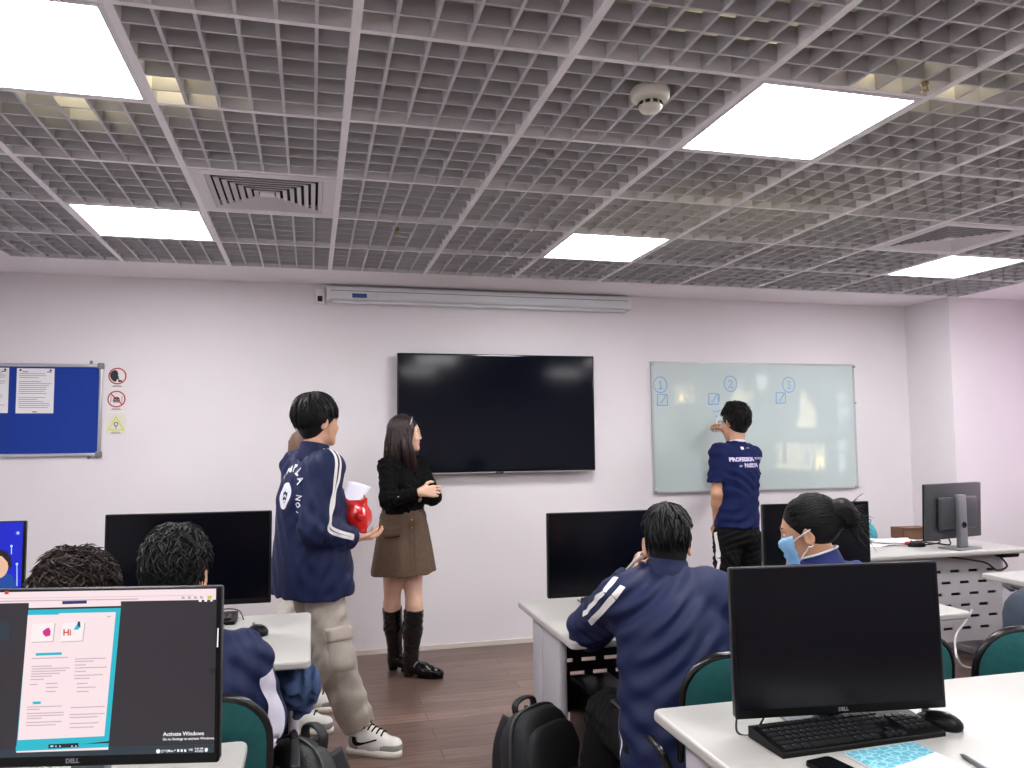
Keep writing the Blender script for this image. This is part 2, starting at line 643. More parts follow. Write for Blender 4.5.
for sx in (-1, 1):
    for z in (0.012, hh - .012):
        MB().rbox((sx * (w2 - .012) - .02, -.026, z - .02), (sx * (w2 - .012) + .02, -.001, z + .02), .008).build('corner_cap', M_corner, t)
        if z > .1:
            MB().box((sx * (w2 - .07) - .008, -.012, hh - .001), (sx * (w2 - .07) + .008, 0, hh + .022)).build('bracket', M_corner, t)
        else:
            MB().box((sx * (w2 - .07) - .008, -.012, -.018), (sx * (w2 - .07) + .008, 0, .001)).build('bracket', M_corner, t)


M_pin = mat('dark_pin', srgb(40, 40, 48), .4)


def notice(x0, z0, w, h, lab, seed):
    r = random.Random(seed)
    t = thing('notice_sheet', lab, 'notice', (x0 + w / 2, WY - .0145, z0), group='printed notices on the blue pin board')
    MB().box((-w / 2, -.0012, 0), (w / 2, 0, h)).build('sheet', M_paper, t)
    ln = MB()
    z = h - .02
    ln.box((-w * .35, -.0018, z - .004), (-w * .2, -.001, z))
    ln.box((w * .3, -.0018, z - .005), (w * .42, -.001, z))
    k = 0
    while z > .05:
        z -= .0125
        if r.random() < .12:
            continue
        ln.box((-w * .43, -.0018, z - .0022), (w * r.uniform(.05, .43), -.001, z))
    ln.build('print', M_ink, t)
    for sx in (-.4, .4):
        MB().lathe([(0, .0), (.006, .0), (.006, .006), (0, .007)], 12, M=Matrix.Translation((sx * w, -.001, h - .012)) @ Matrix.Rotation(PI / 2, 4, 'X')).build('pin', M_pin, t)
    MB().box((-.012, -.002, .006), (.012, -.001, .012)).build('clip_mark', M_pin, t)


notice(-1.79, 1.64, .212, .283, 'printed white sheet pinned in the middle of the blue board', 3)
notice(-2.045, 1.642, .212, .283, 'printed white sheet at the left edge of the picture on the blue board', 5)

# three warning stickers
M_red = mat('sign_red', srgb(178, 46, 54), .6)
M_signblack = mat('sign_black', srgb(28, 28, 32), .6)
M_yellow = mat('sign_yellow', srgb(222, 220, 120), .6)
M_signgrey = mat('sign_grey', srgb(128, 124, 128), .7)


def sign(px, py, lab, which):
    p = at(px, py, WY)
    t = thing('wall_sign', lab, 'sign', (p.x, WY, p.z))
    MB().box((-.058, -.0015, -.07), (.058, 0, .062)).build('card', mat('sign_card', srgb(232, 226, 226), .7) if which < 2 else mat('sign_card', srgb(228, 224, 212), .7), t)
    T = lambda x, z, k=0.002: on_wall(x, z, -k)
    cap = MB()
    if which < 2:
        v, f = disc(.046, .054)
        MB().add(v, f, 0, False, T(0, .006)).build('ring', M_red, t)
    if which == 0:      # head in profile speaking, finger to lips
        m = MB()
        pts = [(-.035, -.022), (-.02, -.036), (-.006, -.036), (-.004, -.024), (.004, -.02), (.003, -.012), (.009, -.006), (.003, .004), (.005, .014), (0, .03), (-.012, .04), (-.03, .033), (-.042, .018), (-.044, -.002)]
        m.prism(pts, 0, .0006, M=T(0, .006))
        m.prism([(.006, -.04), (.03, -.036), (.026, -.026), (.012, -.026), (.010, -.010), (.005, -.010)], 0, .0006, M=T(0, .006))
        m.build('pictogram', M_signblack, t)
    elif which == 1:    # no food: bun, fork, knife, slash
        m = MB()
        m.prism([(.02 * math.cos(a), .016 * math.sin(a)) for a in [PI * k / 10 for k in range(11)]], 0, .0006, M=T(0, .004))
        m.prism(rrect(.044, .008, .003), 0, .0006, M=T(0, -.002))
        m.prism(rrect(.04, .007, .003), 0, .0006, M=T(0, -.012))
        m.box((-.034, -.0025, -.014), (-.031, -.0015, .026)); m.box((.031, -.0025, -.014), (.034, -.0015, .026))
        m.build('pictogram', M_signblack, t)
        MB().box((-.05, -.0035, -.004), (.05, -.0025, .004), M=Matrix.Translation((0, 0, .006)) @ Matrix.Rotation(PI / 4, 4, 'Y')).build('slash', M_red, t)
    else:               # yellow triangle with a face mark
        m = MB()
        o = [(-.056, -.045), (.056, -.045), (0, .052)]
        i_ = [(-.038, -.034), (.038, -.034), (0, .031)]
        v = [(a, b, 0) for a, b in o + i_]
        m.add(v, [(0, 1, 4, 3), (1, 2, 5, 4), (2, 0, 3, 5)], 0, False, T(0, 0)).build('triangle', M_yellow, t)
        g = MB(); v, f = disc(.008, .014, 24)
        g.add(v, f, 0, False, T(0, -.004)); g.box((-.003, -.0025, -.032), (.003, -.0015, -.018))
        g.build('pictogram', mat('sign_green', srgb(80, 120, 96), .6), t)
    cap.box((-.03, -.0022, -.064), (.03, -.0012, -.060)).box((-.024, -.0022, -.057), (.022, -.0012, -.054))
    cap.build('caption', M_signgrey, t)


sign(117.5, 377, 'round red sign with a black head, top of three by the pin board', 0)
sign(116.5, 400, 'round red no-food sign with a slash, middle of three by the pin board', 1)
sign(116, 423.5, 'yellow triangle warning sign, lowest of the three by the pin board', 2)

# glass writing board
M_board = mat('glass_board', srgb(202, 216, 215), 0.0, spec=1.0)
M_marker = mat('blue_marker_ink', srgb(116, 166, 214), 0.6)
M_edge = mat('board_edge', srgb(186, 190, 192), 0.35, metal=.3)
wx0, wx1, wz0, wz1 = 2.513, 4.285, 1.45 - .408, 1.45 + .575
t = thing('writing_board', 'pale green glass writing board with blue marker notes on the front wall', 'whiteboard', ((wx0 + wx1) / 2, WY, wz0))
w2 = (wx1 - wx0) / 2; hh = wz1 - wz0
MB().box((-w2, -.022, 0), (w2, -.014, hh)).build('glass', M_board, t)
fr = MB()
fr.box((-w2 - .008, -.026, -.01), (w2 + .008, 0, 0.004)).box((-w2 - .008, -.026, hh - .004), (w2 + .008, 0, hh + .008))
fr.box((-w2 - .010, -.026, -.01), (-w2 + .004, 0, hh + .008)).box((w2 - .004, -.026, -.01), (w2 + .008, 0, hh + .008))
fr.build('frame', M_edge, t)
ink = MB()
BX = lambda px, py: (at(px, py, WY).x - (wx0 + wx1) / 2, at(px, py, WY).z - wz0)


def ink_line(pts, w=.008):
    v, f = stroke(pts, w)
    ink.add(v, f, 0, False, on_wall(0, 0, -.0228))


def ring_pts(c, r, n=26, e=1.1):
    return [(c[0] + r * math.cos(2 * PI * k / n + .3) * (1 + .04 * math.sin(3 * k)), c[1] + r * e * math.sin(2 * PI * k / n + .3)) for k in range(n + 2)]


for (px, py, ch) in ((659, 385, '1'), (729, 384, '2'), (787, 385, '3')):
    c = BX(px, py)
    ink_line(ring_pts(c, .055), .007)
    k = .03
    if ch == '1':
        ink_line([(c[0] - .014, c[1] + .006), (c[0] + .004, c[1] + k), (c[0] + .003, c[1] - k)]); ink_line([(c[0] - .016, c[1] - k), (c[0] + .02, c[1] - k)])
    elif ch == '2':
        ink_line([(c[0] - .02, c[1] + .014), (c[0] - .006, c[1] + k), (c[0] + .014, c[1] + .02), (c[0] + .01, c[1] + .002), (c[0] - .02, c[1] - k), (c[0] + .026, c[1] - .026)])
    else:
        ink_line([(c[0] - .016, c[1] + .026), (c[0] + .012, c[1] + .027), (c[0] - .003, c[1] + .004), (c[0] + .016, c[1] - .008), (c[0] + .006, c[1] - k), (c[0] - .018, c[1] - .024)])
for (px, py) in ((661, 400), (712, 399), (779, 398)):
    c = BX(px, py); a = .042
    ink_line([(c[0] - a, c[1] - a), (c[0] - a + .004, c[1] + a), (c[0] + a, c[1] + a - .003), (c[0] + a, c[1] - a), (c[0] - a - .004, c[1] - a)], .009)
    ink_line([(c[0] - .022, c[1] - .012), (c[0] - .010, c[1] - .026), (c[0] + .034, c[1] + .036)], .008)
c = BX(718, 398); ink_line([(c[0], c[1] + .03), (c[0] - .004, c[1] - .03)], .007)
c = BX(715, 412); ink_line([(c[0] - .03, c[1] + .012), (c[0] - .02, c[1] - .008), (c[0] - .008, c[1] + .01), (c[0] + .006, c[1] - .002), (c[0] + .03, c[1] + .014)], .007)
ink.build('marker_writing', M_marker, t)
for px, py in ((651, 364), (852, 367), (655, 490), (854, 486), (853, 403)):
    c = BX(px, py)
    MB().lathe([(0, .008), (.01, .006), (.011, 0)], 12, M=on_wall(c[0], c[1], -.026)).build('mount_stud', M_alu, t)
for px in (812, 827):
    pass

# ================================================================== desks
M_top = mat('white_laminate', srgb(188, 186, 182), 0.35, noise=.01, nscale=6)
M_steel = mat('grey_desk_steel', srgb(186, 184, 190), 0.45)
M_steeld = mat('dark_desk_steel', srgb(40, 40, 45), 0.5)
TOP = .74


def slot_panel(mb, x0, x1, z0, z1, y0, y1, rows, pitch, sw, sh, top_margin, gap, margin=.03):
    """Upright sheet with staggered horizontal slots."""
    z = z1 - top_margin
    last = z1
    for r in range(rows):
        mb.box((x0, y0, z), (x1, y1, last))
        off = (r % 2) * pitch / 2
        x = x0
        xs = x0 + margin + off
        while xs + sw < x1 - margin * .5:
            mb.box((x, y0, z - sh), (xs, y1, z))
            x = xs + sw
            xs += pitch
        mb.box((x, y0, z - sh), (x1, y1, z))
        last = z - sh
        z -= sh + gap
    mb.box((x0, y0, z0), (x1, y1, last))


def make_desk(lab, x0, x1, y0, y1, panel_y, panel_mat, group=None, legs=None, top_r=.02, rows=3, ptop=TOP - .05):
    """Desk: y0 = near edge, y1 = far edge; slotted panel at panel_y."""
    cx, cy = (x0 + x1) / 2, (y0 + y1) / 2
    t = thing('computer_desk', lab, 'desk', (cx, cy, 0), group=group)
    pts = rrect(x1 - x0, y1 - y0, .025, 4)
    bm = bmesh.new()
    vs = [bm.verts.new((p[0], p[1], TOP - .028)) for p in pts]
    f = bm.faces.new(vs)
    r = bmesh.ops.extrude_face_region(bm, geom=[f])
    bmesh.ops.translate(bm, verts=[e for e in r['geom'] if isinstance(e, bmesh.types.BMVert)], vec=(0, 0, .028))
    bmesh.ops.recalc_face_normals(bm, faces=bm.faces)
    ed = [e for e in bm.edges if abs(e.verts[0].co.z - e.verts[1].co.z) < 1e-6]
    bmesh.ops.bevel(bm, geom=ed, offset=.008, segments=3, profile=.5, affect='EDGES')
    MB().bm(bm).build('tabletop', M_top, t)
    for lx in (legs or (x0 + .06, x1 - .06)):
        l = MB()
        l.rbox((lx - cx - .016, -.10, .03), (lx - cx + .016, .14, TOP - .03), .012)
        l.rbox((lx - cx - .018, .14, .03), (lx - cx + .018, .28, TOP - .03), .012)
        lo = l.build('leg', M_steel, t)
        MB().rbox((lx - cx - .028, -.34, 0), (lx - cx + .028, .34, .035), .008).build('foot_rail', M_steel, lo)
    p = MB()
    slot_panel(p, x0 + .07 - cx, x1 - .07 - cx, .28, ptop, panel_y - cy - .003, panel_y - cy + .003, rows, .105, .065, .016, .13, .040, .03)
    p.build('modesty_panel', panel_mat, t)
    b = MB()
    b.rbox((x0 + .07 - cx, y0 + .2 - cy, TOP - .07), (x1 - .07 - cx, y0 + .23 - cy, TOP - .028), .004)
    b.build('cross_rail', M_steel, t)
    return t


make_desk('white desk with the mouse and workbook, closest on the right', .871, 2.64, 1.20, 1.965, 1.88, M_steeld)
make_desk('white desk under the elbow of the student with the pen, black computer case below', .885, 2.585, 2.66, 3.41, 3.30, M_steeld)
make_desk('white desk end with the bunched blue jacket below, in the second row on the left', -1.78, .005, 2.69, 3.44, 3.33, M_steeld)
make_desk('white desk under the screen with the lesson page, only its corner showing', -1.78, -.14, 1.30, 2.03, 1.93, M_steeld)
make_desk('white side desk cut off by the right edge, in front of the teacher desk', 3.345, 5.0, 2.66, 3.385, 3.28, M_steeld)

# teacher desk, its perforated panel towards the class
tx0, tx1, ty0, ty1 = 2.95, 4.37, 4.02, 4.64
t = thing('teacher_desk', 'white teacher desk with a slotted grey front panel near the column', 'desk', ((tx0 + tx1) / 2, (ty0 + ty1) / 2, 0))
w2 = (tx1 - tx0) / 2; d2 = (ty1 - ty0) / 2
MB().rbox((-w2, -d2, TOP - .03), (w2, d2, TOP), .01).build('tabletop', M_top, t)
p = MB()
slot_panel(p, -w2 + .06, w2 - .12, .17, TOP - .03, -d2 + .12, -d2 + .128, 6, .138, .07, .018, .10, .052)
p.build('modesty_panel', M_steel, t)
MB().box((-w2 + .07, -d2 + .16, .17), (w2 - .13, -d2 + .165, TOP - .04)).build('shade_sheet', M_steeld, t)  # dark sheet added behind the slots for the shade inside the desk
for s in (-w2 + .04, w2 - .10):
    lg = MB().rbox((s - .02, -d2 + .13, .03), (s + .02, d2 - .12, TOP - .03), .01).build('leg', M_steel, t)
    MB().rbox((s - .03, -d2 - .02, 0), (s + .03, d2 - .02, .05), .01).build('foot_rail', M_steel, lg)
MB().rbox((w2 - .16, -d2 + .05, TOP - .062), (w2 - .03, -d2 + .13, TOP - .03), .014).build('cable_box', M_black, t)

# =============================================================== monitors
M_mback = mat('monitor_back', srgb(62, 64, 70), 0.45, noise=.05, nscale=30)
M_stand = mat('monitor_stand_grey', srgb(128, 130, 136), 0.4, metal=.2)
M_logo = mat('logo_silver', srgb(120, 122, 128), .4)


def make_monitor(lab, cat_loc, rz, w, h, clear, screen_mat, tilt=0.0, base=True, logo=True, group=None, chin=.02):
    """Front faces local -Y; origin on the desk under the panel."""
    t = thing('computer_monitor', lab, 'monitor', cat_loc, rz, group)
    T = Matrix.Translation((0, 0, clear)) @ Matrix.Rotation(tilt, 4, 'X')
    MB().rbox((-w / 2, -.004, 0), (w / 2, .018, h), .005, M=T).rbox((-w / 2 + .09, .026, .06), (w / 2 - .09, .05, h - .08), .012, M=T).build('housing', M_mback, t)
    MB().rbox((-w / 2 - .001, -.010, -.001), (w / 2 + .001, .004, h + .001), .004, M=T).build('bezel', M_black, t)
    sc = MB().box((-w / 2 + .007, -.0112, chin), (w / 2 - .007, -.0095, h - .003), M=T).build('screen', screen_mat, t)
    if logo:
        lg = MB()
        add_text(lg, 'DELL', .0115, T @ Matrix.Translation((0, -.0104, chin * .5)) @ Matrix.Rotation(PI / 2, 4, 'X'), bold=.0006)
        lg.build('logo', M_logo, t)
    st = MB().rbox((-.035, .05, .008), (.035, .085, h * .8 + clear), .006).build('stand_post', M_stand, t)
    MB().rbox((-.03, .03, clear + h * .45), (.03, .058, clear + h * .62), .006).build('mount', M_black, st)
    ring = MB().lathe([(.012, 0), (.02, 0), (.02, .004), (.012, .004), (.012, 0)], 16, M=Matrix.Translation((0, .085, clear + .09)) @ Matrix.Rotation(-PI / 2, 4, 'X'))
    ring.build('cable_ring', M_black, st)
    MB().rbox((-.11, -.045 + .02, 0), (.11, .125, .009), .004).build('stand_base', M_stand, t)
    return t


# second row
pc = at(547, 512, 3.2)
make_monitor('dark monitor in front of the student holding a pen', (pc.x + .28, 3.2, TOP), 0, .562, .352, .045, M_matte_screen)
pm = at(762, 503, 3.24)
make_monitor('dark monitor behind the student wearing a face mask', (pm.x + .2815, 3.24, TOP), 0, .563, .345, .055, M_matte_screen)
pl = at(105, 515, 3.15)
make_monitor('dark wide monitor between the two seated heads and the striped jacket', (pl.x + .29, 3.15, TOP), -.05, .58, .341, .108, M_matte_screen, logo=False)
# near right, slightly turned
make_monitor('big dark monitor on the nearest right-hand desk, keyboard under it', (1.252, 1.70, TOP), -.117, .540, .352, .042, M_matte_screen, tilt=-.03)
# teacher's, seen from behind
pt = atz(957, 545, TOP)
make_monitor('monitor on the teacher desk seen from the back, grey stand', (3.94, 4.19, TOP), PI + .22, .545, .345, .06, M_matte_screen, tilt=-.04, logo=False)

M_cable = mat('black_cable', srgb(22, 22, 24), .5)
M_wcable = mat('white_cable', srgb(225, 222, 222), .5)

# ------------------------------------------------------------- lit screens
def emit_mat(name, rgb, k=1.0):
    c = srgb(rgb)
    m = mat(name, (0.01, 0.01, 0.01, 1), .35, emit=c, estr=k, spec=.2)
    return m


E_dark = emit_mat('lit_dark_grey', (50, 46, 52))
E_white = emit_mat('lit_page_white', (250, 228, 232))
E_teal = emit_mat('lit_teal', (40, 186, 206))
E_ink = emit_mat('lit_text_grey', (200, 178, 186))
E_pink = emit_mat('lit_magenta', (214, 40, 140))
E_navy = emit_mat('lit_navy', (50, 56, 110))
E_bar = emit_mat('lit_task_bar', (44, 56, 68))
E_pure = emit_mat('lit_white', (252, 250, 252))
E_tool = emit_mat('lit_tool_dark', (32, 34, 38))
E_card = emit_mat('lit_card', (252, 240, 240))
E_shadow = emit_mat('lit_card_edge', (190, 178, 186))
E_red = emit_mat('lit_red', (206, 60, 60))
E_ytab = emit_mat('lit_tab_yellow', (214, 196, 90))
E_blue = emit_mat('lit_blue', (18, 32, 205))
E_skin = emit_mat('lit_skin', (236, 190, 160))
E_hair = emit_mat('lit_hair', (34, 26, 34))
E_shirt = emit_mat('lit_shirt', (24, 74, 160))
E_star = emit_mat('lit_star', (190, 225, 255))

# the lesson page screen, nearest left
SY = 1.70
pr = at(222, 586, SY); pb = at(214, 761, SY)
sw, sh = .560, pr.z - pb.z
SRZ = -.21
SO = Vector((pr.x - sw / 2 * math.cos(SRZ), SY - sw / 2 * math.sin(SRZ), TOP))
SM = (Matrix.Translation(SO) @ Matrix.Rotation(SRZ, 4, 'Z')).inverted()
EYE = SM @ Vector((0, 0, CAMZ))
t = make_monitor('big monitor showing a lesson page with a teal border, nearest on the left', tuple(SO), SRZ, sw, sh, pb.z - TOP, E_dark, chin=.02)
zb = pb.z - TOP
x_ofs = 0


def SP(px, py):
    q = SM @ at(px, py, SY)          # where the sight line meets the screen
    k = (-.0115 - EYE.y) / (q.y - EYE.y)
    q = EYE + (q - EYE) * k
    return (q.x, q.z)


scr = [c for c in t.children if c.name.startswith('screen')][0]


def quad(mb, pts, lift=.0004):
    """polygon given by points of the picture on the screen"""
    v = [(SP(*p)[0], -.0113 - lift, SP(*p)[1]) for p in pts]
    a = sum(v[i][0] * v[(i + 1) % len(v)][2] - v[(i + 1) % len(v)][0] * v[i][2] for i in range(len(v)))
    if a < 0:
        v.reverse()
    return mb.add(v, [tuple(range(len(v)))])


def sline(mb, x0, x1, py, h, slope=-.035, lift=.0012):
    quad(mb, [(x0, py), (x1, py + slope * (x1 - x0)), (x1, py + slope * (x1 - x0) + h), (x0, py + h)], lift)


xL = -.273 + x_ofs
# browser bar across the top
bar = MB()
z1 = zb + sh - .003
bar.box((-sw / 2 + .008, -.0120, z1 - .0215), (sw / 2 - .008, -.0113, z1))
bar.build('browser_bar', E_white, scr)
g = MB()
g.box((-sw / 2 + .03, -.0124, z1 - .0125), (sw / 2 - .05, -.0119, z1 - .0118))
g.box((-.02 - .2, -.0124, z1 - .0185), (.12, -.0119, z1 - .0165))
for k in range(4):
    g.box((sw / 2 - .075 + k * .012, -.0124, z1 - .019), (sw / 2 - .069 + k * .012, -.0119, z1 - .014))
g.build('browser_text', E_ink, scr)
MB().box((sw / 2 - .024, -.0124, z1 - .02), (sw / 2 - .016, -.0119, z1 - .0135)).build('browser_tab', E_ytab, scr)
m = MB(); quad(m, [(5, 591), (9, 590.6), (9, 594), (5, 594.4)], .0013); m.build('tab_icon', E_red, scr)
# page
pg = MB()
quad(pg, [(29, 599), (121, 597), (121, 605.8), (29, 608)], .0008)
pg.build('page_top', E_white, scr)
m = MB(); quad(m, [(62.5, 601), (87, 600.3), (87, 603.4), (62.5, 604.2)], .0012); m.build('page_badge', E_navy, scr)
m = MB(); quad(m, [(28.5, 609.8), (121, 607.8), (109, 741), (16, 752)], .0006)
quad(m, [(16, 746.5), (109, 743), (108.6, 749), (16, 752)], .0010); m.build('page_border', E_teal, scr)
m = MB(); quad(m, [(28, 615), (58, 614.6), (60, 613.2), (116, 612), (104.5, 736), (18, 740)], .0009)
quad(m, [(17, 751), (108.6, 747), (108.5, 749.5), (16.5, 752.5)], .0012); m.build('page', E_white, scr)
m = MB()
for q in ([(33, 624), (55, 622.5), (53, 641), (31, 642)], [(63, 623.2), (85, 622), (82.5, 640.5), (60.5, 641.5)]):
    quad(m, [(a + .8, b + .8) for a, b in q], .0011)
m.build('picture_shadow', E_shadow, scr)
m = MB()
for q in ([(33, 624), (55, 622.5), (53, 641), (31, 642)], [(63, 623.2), (85, 622), (82.5, 640.5), (60.5, 641.5)]):
    quad(m, q, .0013)
m.build('picture_card', E_card, scr)
m = MB(); quad(m, [(43, 631), (47, 628), (49.5, 627.5), (51.2, 631), (50.5, 635.5), (46, 636.5), (43.5, 634)], .0016); m.build('pink_figure', E_pink, scr)
m = MB(); quad(m, [(74, 629.5), (77, 624.5), (78.6, 621), (80.6, 622), (81, 627), (78, 629.5)], .0016); m.build('teal_figure', E_teal, scr)
m = MB(); quad(m, [(78, 624), (78.8, 621), (80.4, 621.6), (80.6, 626.5), (79, 627)], .0018); m.build('dark_hood', E_navy, scr)
m = MB()
q = SP(67.5, 632.5)
add_text(m, 'Hi', .017, Matrix.Translation((q[0], -.0131, q[1])) @ Matrix.Rotation(PI / 2, 4, 'X'), bold=.0005)
m.build('greeting', E_red, scr)
m = MB(); sline(m, 36, 62, 653, 2.6); sline(m, 33, 41, 701.5, 2.6); m.build('heading_strip', E_teal, scr)
PARA = ((32, 68, 658), (75, 106, 658.5), (75, 94, 661), (32, 52, 666), (32, 70, 668.5), (31.5, 66, 671), (31.5, 60, 673.5), (31, 52, 676), (31, 44, 679), (75, 86, 664.5), (75, 107, 667.5), (75, 86, 671), (74.5, 103, 675), (74.5, 90, 678),
                    (46, 58, 683), (46, 58, 687), (46, 56, 691), (77, 88, 683), (77, 96, 687), (77, 89, 691), (30, 38, 684), (27, 62, 706.5), (27, 40, 709), (27, 64, 713), (27, 64, 715.5), (27, 42, 718), (71, 105, 707), (70, 105, 714), (70, 98, 717), (26.5, 62, 722), (26.5, 56, 725), (70, 99, 723), (70, 94, 727), (39, 45, 638), (69, 77, 637.5), (107, 111, 616))
paras = {}
for (x0, x1, y) in PARA:
    key = (x0 > 68, 0 if y < 650 else 1 if y < 662 else 2 if y < 681 else 3 if y < 700 else 4 if y < 711 else 5)
    m = paras.setdefault(key, MB())
    sline(m, x0, x1, y, 1.0)
for m in paras.values():
    m.build('page_text', E_ink, scr)
m = MB(); quad(m, [(49, 744), (79, 742.6), (79, 746.6), (49, 748)], .0022); m.build('page_tools', E_tool, scr)
m = MB()
for x in (51, 56, 60, 72, 76):
    sline(m, x, x + (3 if x == 51 else 1.2), 745.2, 1.2, lift=.0026)
m.build('tool_marks', E_pure, scr)
# task bar
m = MB().box((-sw / 2 + .008, -.0116, zb + .02), (sw / 2 - .008, -.0112, zb + .036))
m.build('task_bar', E_bar, scr)


def stext(mb, s, px, py, size, bold=0, lift=.0134, align='LEFT'):
    q = SP(px, py)
    add_text(mb, s, size, Matrix.Translation((q[0], -lift, q[1])) @ Matrix.Rotation(PI / 2, 4, 'X'), bold=bold, align=align)


m = MB()
stext(m, 'Activate Windows', 163.5, 734, .0105, .0002)
stext(m, 'Go to Settings to activate Windows.', 163, 739, .0068, .0001)
m.build('screen_notice', E_pure, scr)
m = MB()
v, f = disc(0.0001, .0042, 16); q = SP(158.5, 751); m.add(v, f, 0, False, Matrix.Translation((q[0], -.013, q[1])) @ Matrix.Rotation(PI / 2, 4, 'X'))
m.build('weather_icon', E_pure, scr)
m = MB(); stext(m, '27°C', 161.5, 751, .0065, .0001); stext(m, 'Mua', 168, 750.6, .0065, .0001); m.build('weather_text', E_pure, scr)
for x in (178.5, 182, 185.5):
    m = MB(); sline(m, x - 1, x + 1, 749, 2.6, lift=.0018); m.build('tray_icon', E_pure, scr)
m = MB(); stext(m, '^', 174.5, 750.5, .0075, .0001); stext(m, 'VIE', 189, 749.6, .006, .0001); m.build('tray_text', E_pure, scr)
m = MB(); stext(m, '9:46 AM', 195, 748.4, .0048, .0001); stext(m, '4/7/2023', 195, 751, .0048, .0001); m.build('clock_text', E_pure, scr)
m = MB(); quad(m, [(205, 748), (208, 747.6), (208, 750.6), (206, 752), (205, 750.6)], .0018); m.build('message_icon', E_pure, scr)
for (x, y) in ((200.5, 600.5), (206, 600.2)):
    m = MB(); quad(m, [(x - 1.4, y - 1.2), (x + 1.4, y - 1.2), (x + 1.4, y + 1.2), (x - 1.4, y + 1.2)], .0018); m.build('tool_icon', E_pure, scr)
m = MB(); quad(m, [(210, 601.3), (212, 598.6), (213.2, 601.1)], .0018); m.build('tool_icon', E_pure, scr)
m = MB(); quad(m, [(217.7, 628), (219, 628), (218.4, 647), (217, 647)], .0018); m.build('scroll_bar', E_pure, scr)
m = MB(); quad(m, [(-2, 621), (10, 620.5), (9, 640), (-2, 640.5)], .0010); m.build('side_tile', E_bar, scr)
m = MB(); v, f = disc(0.0001, .006, 20); q = SP(212.5, 670.5); m.add(v, f, 0, False, Matrix.Translation((q[0], -.0122, q[1])) @ Matrix.Rotation(PI / 2, 4, 'X')); m.build('page_arrow', E_tool, scr)

# blue picture screen at the left edge, second row
BY = 3.18
pr2 = at(28, 523.5, BY)
t = make_monitor('monitor lit with a bright blue picture of a person, at the left edge', (pr2.x - .275, BY, TOP), 0, .54, .345, .09, E_blue, logo=False)
scr = [c for c in t.children if c.name.startswith('screen')][0]
xo = pr2.x - .275


def SB(px, py):
    q = at(px, py, BY - .0115)
    return (q.x - xo, q.z - TOP)


def bquad(mb, pts, lift):
    v = [(SB(*p)[0], -.0113 - lift, SB(*p)[1]) for p in pts]
    a = sum(v[i][0] * v[(i + 1) % len(v)][2] - v[(i + 1) % len(v)][0] * v[i][2] for i in range(len(v)))
    if a < 0:
        v.reverse()
    mb.add(v, [tuple(range(len(v)))])


def ellp(cx, cy, rx, ry, n=20):
    return [(cx + rx * math.cos(2 * PI * k / n), cy + ry * math.sin(2 * PI * k / n)) for k in range(n)]


m = MB(); bquad(m, [(-14, 600), (-14, 578), (-4, 573), (4, 572), (12, 575), (16, 582), (18, 600)], .0008); m.build('picture_shirt', E_shirt, scr)
m = MB(); bquad(m, ellp(-1, 565, 9.5, 13), .0010); m.build('picture_face', E_skin, scr)
m = MB(); bquad(m, [(-13, 563), (-11, 553), (-3, 549), (6, 551), (11, 557), (12, 566), (9, 570), (7.5, 562), (2, 556), (-6, 556)], .0012); m.build('picture_hair', E_hair, scr)
m = MB()
for x, y0, y1 in ((11.5, 546, 554), (17, 564, 586)):
    bquad(m, [(x - .4, y0), (x + .4, y0), (x + .5, y1), (x - .5, y1)], .0008); bquad(m, ellp(x, y0, 1.3, 1.3, 10), .0009)
for a in range(4):
    c_, s_ = math.cos(a * PI / 4), math.sin(a * PI / 4)
    bquad(m, [(18 - 2.4 * c_, 533 - 2.4 * s_), (18 + .5 * s_, 533 - .5 * c_), (18 + 2.4 * c_, 533 + 2.4 * s_), (18 - .5 * s_, 533 + .5 * c_)], .0009 + a * .0001)
m.build('picture_stars', E_star, scr)
# ---- printed graphic panels on the right-hand wall, seen mirrored in the glass board
M_gpanel = mat('graphic_panel', srgb(120, 136, 146), .8)
M_gcream = mat('graphic_cream', srgb(250, 240, 205), .8, emit=srgb(255, 240, 190), estr=2.1)  # glow added to cream and white shapes so the board's reflection shows them
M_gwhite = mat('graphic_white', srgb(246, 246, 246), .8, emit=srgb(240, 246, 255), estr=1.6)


def mirrored(px, py):
    """Point of the right wall that the glass board reflects towards the camera."""
    q = at(px, py, WY - .022)
    d = q - Vector((0, 0, CAMZ))
    d.y = -d.y
    k = (XR - q.x) / d.x
    return q + d * k


gA, gB = mirrored(690, 372), mirrored(853, 484)
t = thing('wall_graphic', 'long wall graphic with cream MOBILE GAME lettering and an added glow, mirrored in the glass board', 'wall graphic', (XR, (gA.y + gB.y) / 2, .7))
gc = t.location


def gpoly(mb, pts, lift):
    v = [Vector((-lift, mirrored(*p).y - gc.y, mirrored(*p).z - gc.z)) for p in pts]
    mb.add(v, [tuple(range(len(v)))])


y0, y1 = mirrored(655, 400).y - gc.y, mirrored(853, 400).y - gc.y
MB().box((-.006, y0, .05), (-.0005, y1, 1.55)).build('panel', M_gpanel, t)


def gtext(s, px0, px1, py0, py1, nm):
    a, b = mirrored(px1, (py0 + py1) / 2), mirrored(px0, (py0 + py1) / 2)
    z1, z0 = mirrored((px0 + px1) / 2, py0).z, mirrored((px0 + px1) / 2, py1).z
    vs, fs = text_mesh(s, 1.0, .03)
    mx0, mx1 = min(v.x for v in vs), max(v.x for v in vs)
    my0, my1 = min(v.y for v in vs), max(v.y for v in vs)
    V = [Vector((-.009, a.y + (b.y - a.y) * (v.x - mx0) / (mx1 - mx0) - gc.y, z0 + (z1 - z0) * (v.y - my0) / (my1 - my0) - gc.z)) for v in vs]
    MB().add(V, [tuple(reversed(f)) for f in fs]).build(nm, M_gcream, t)


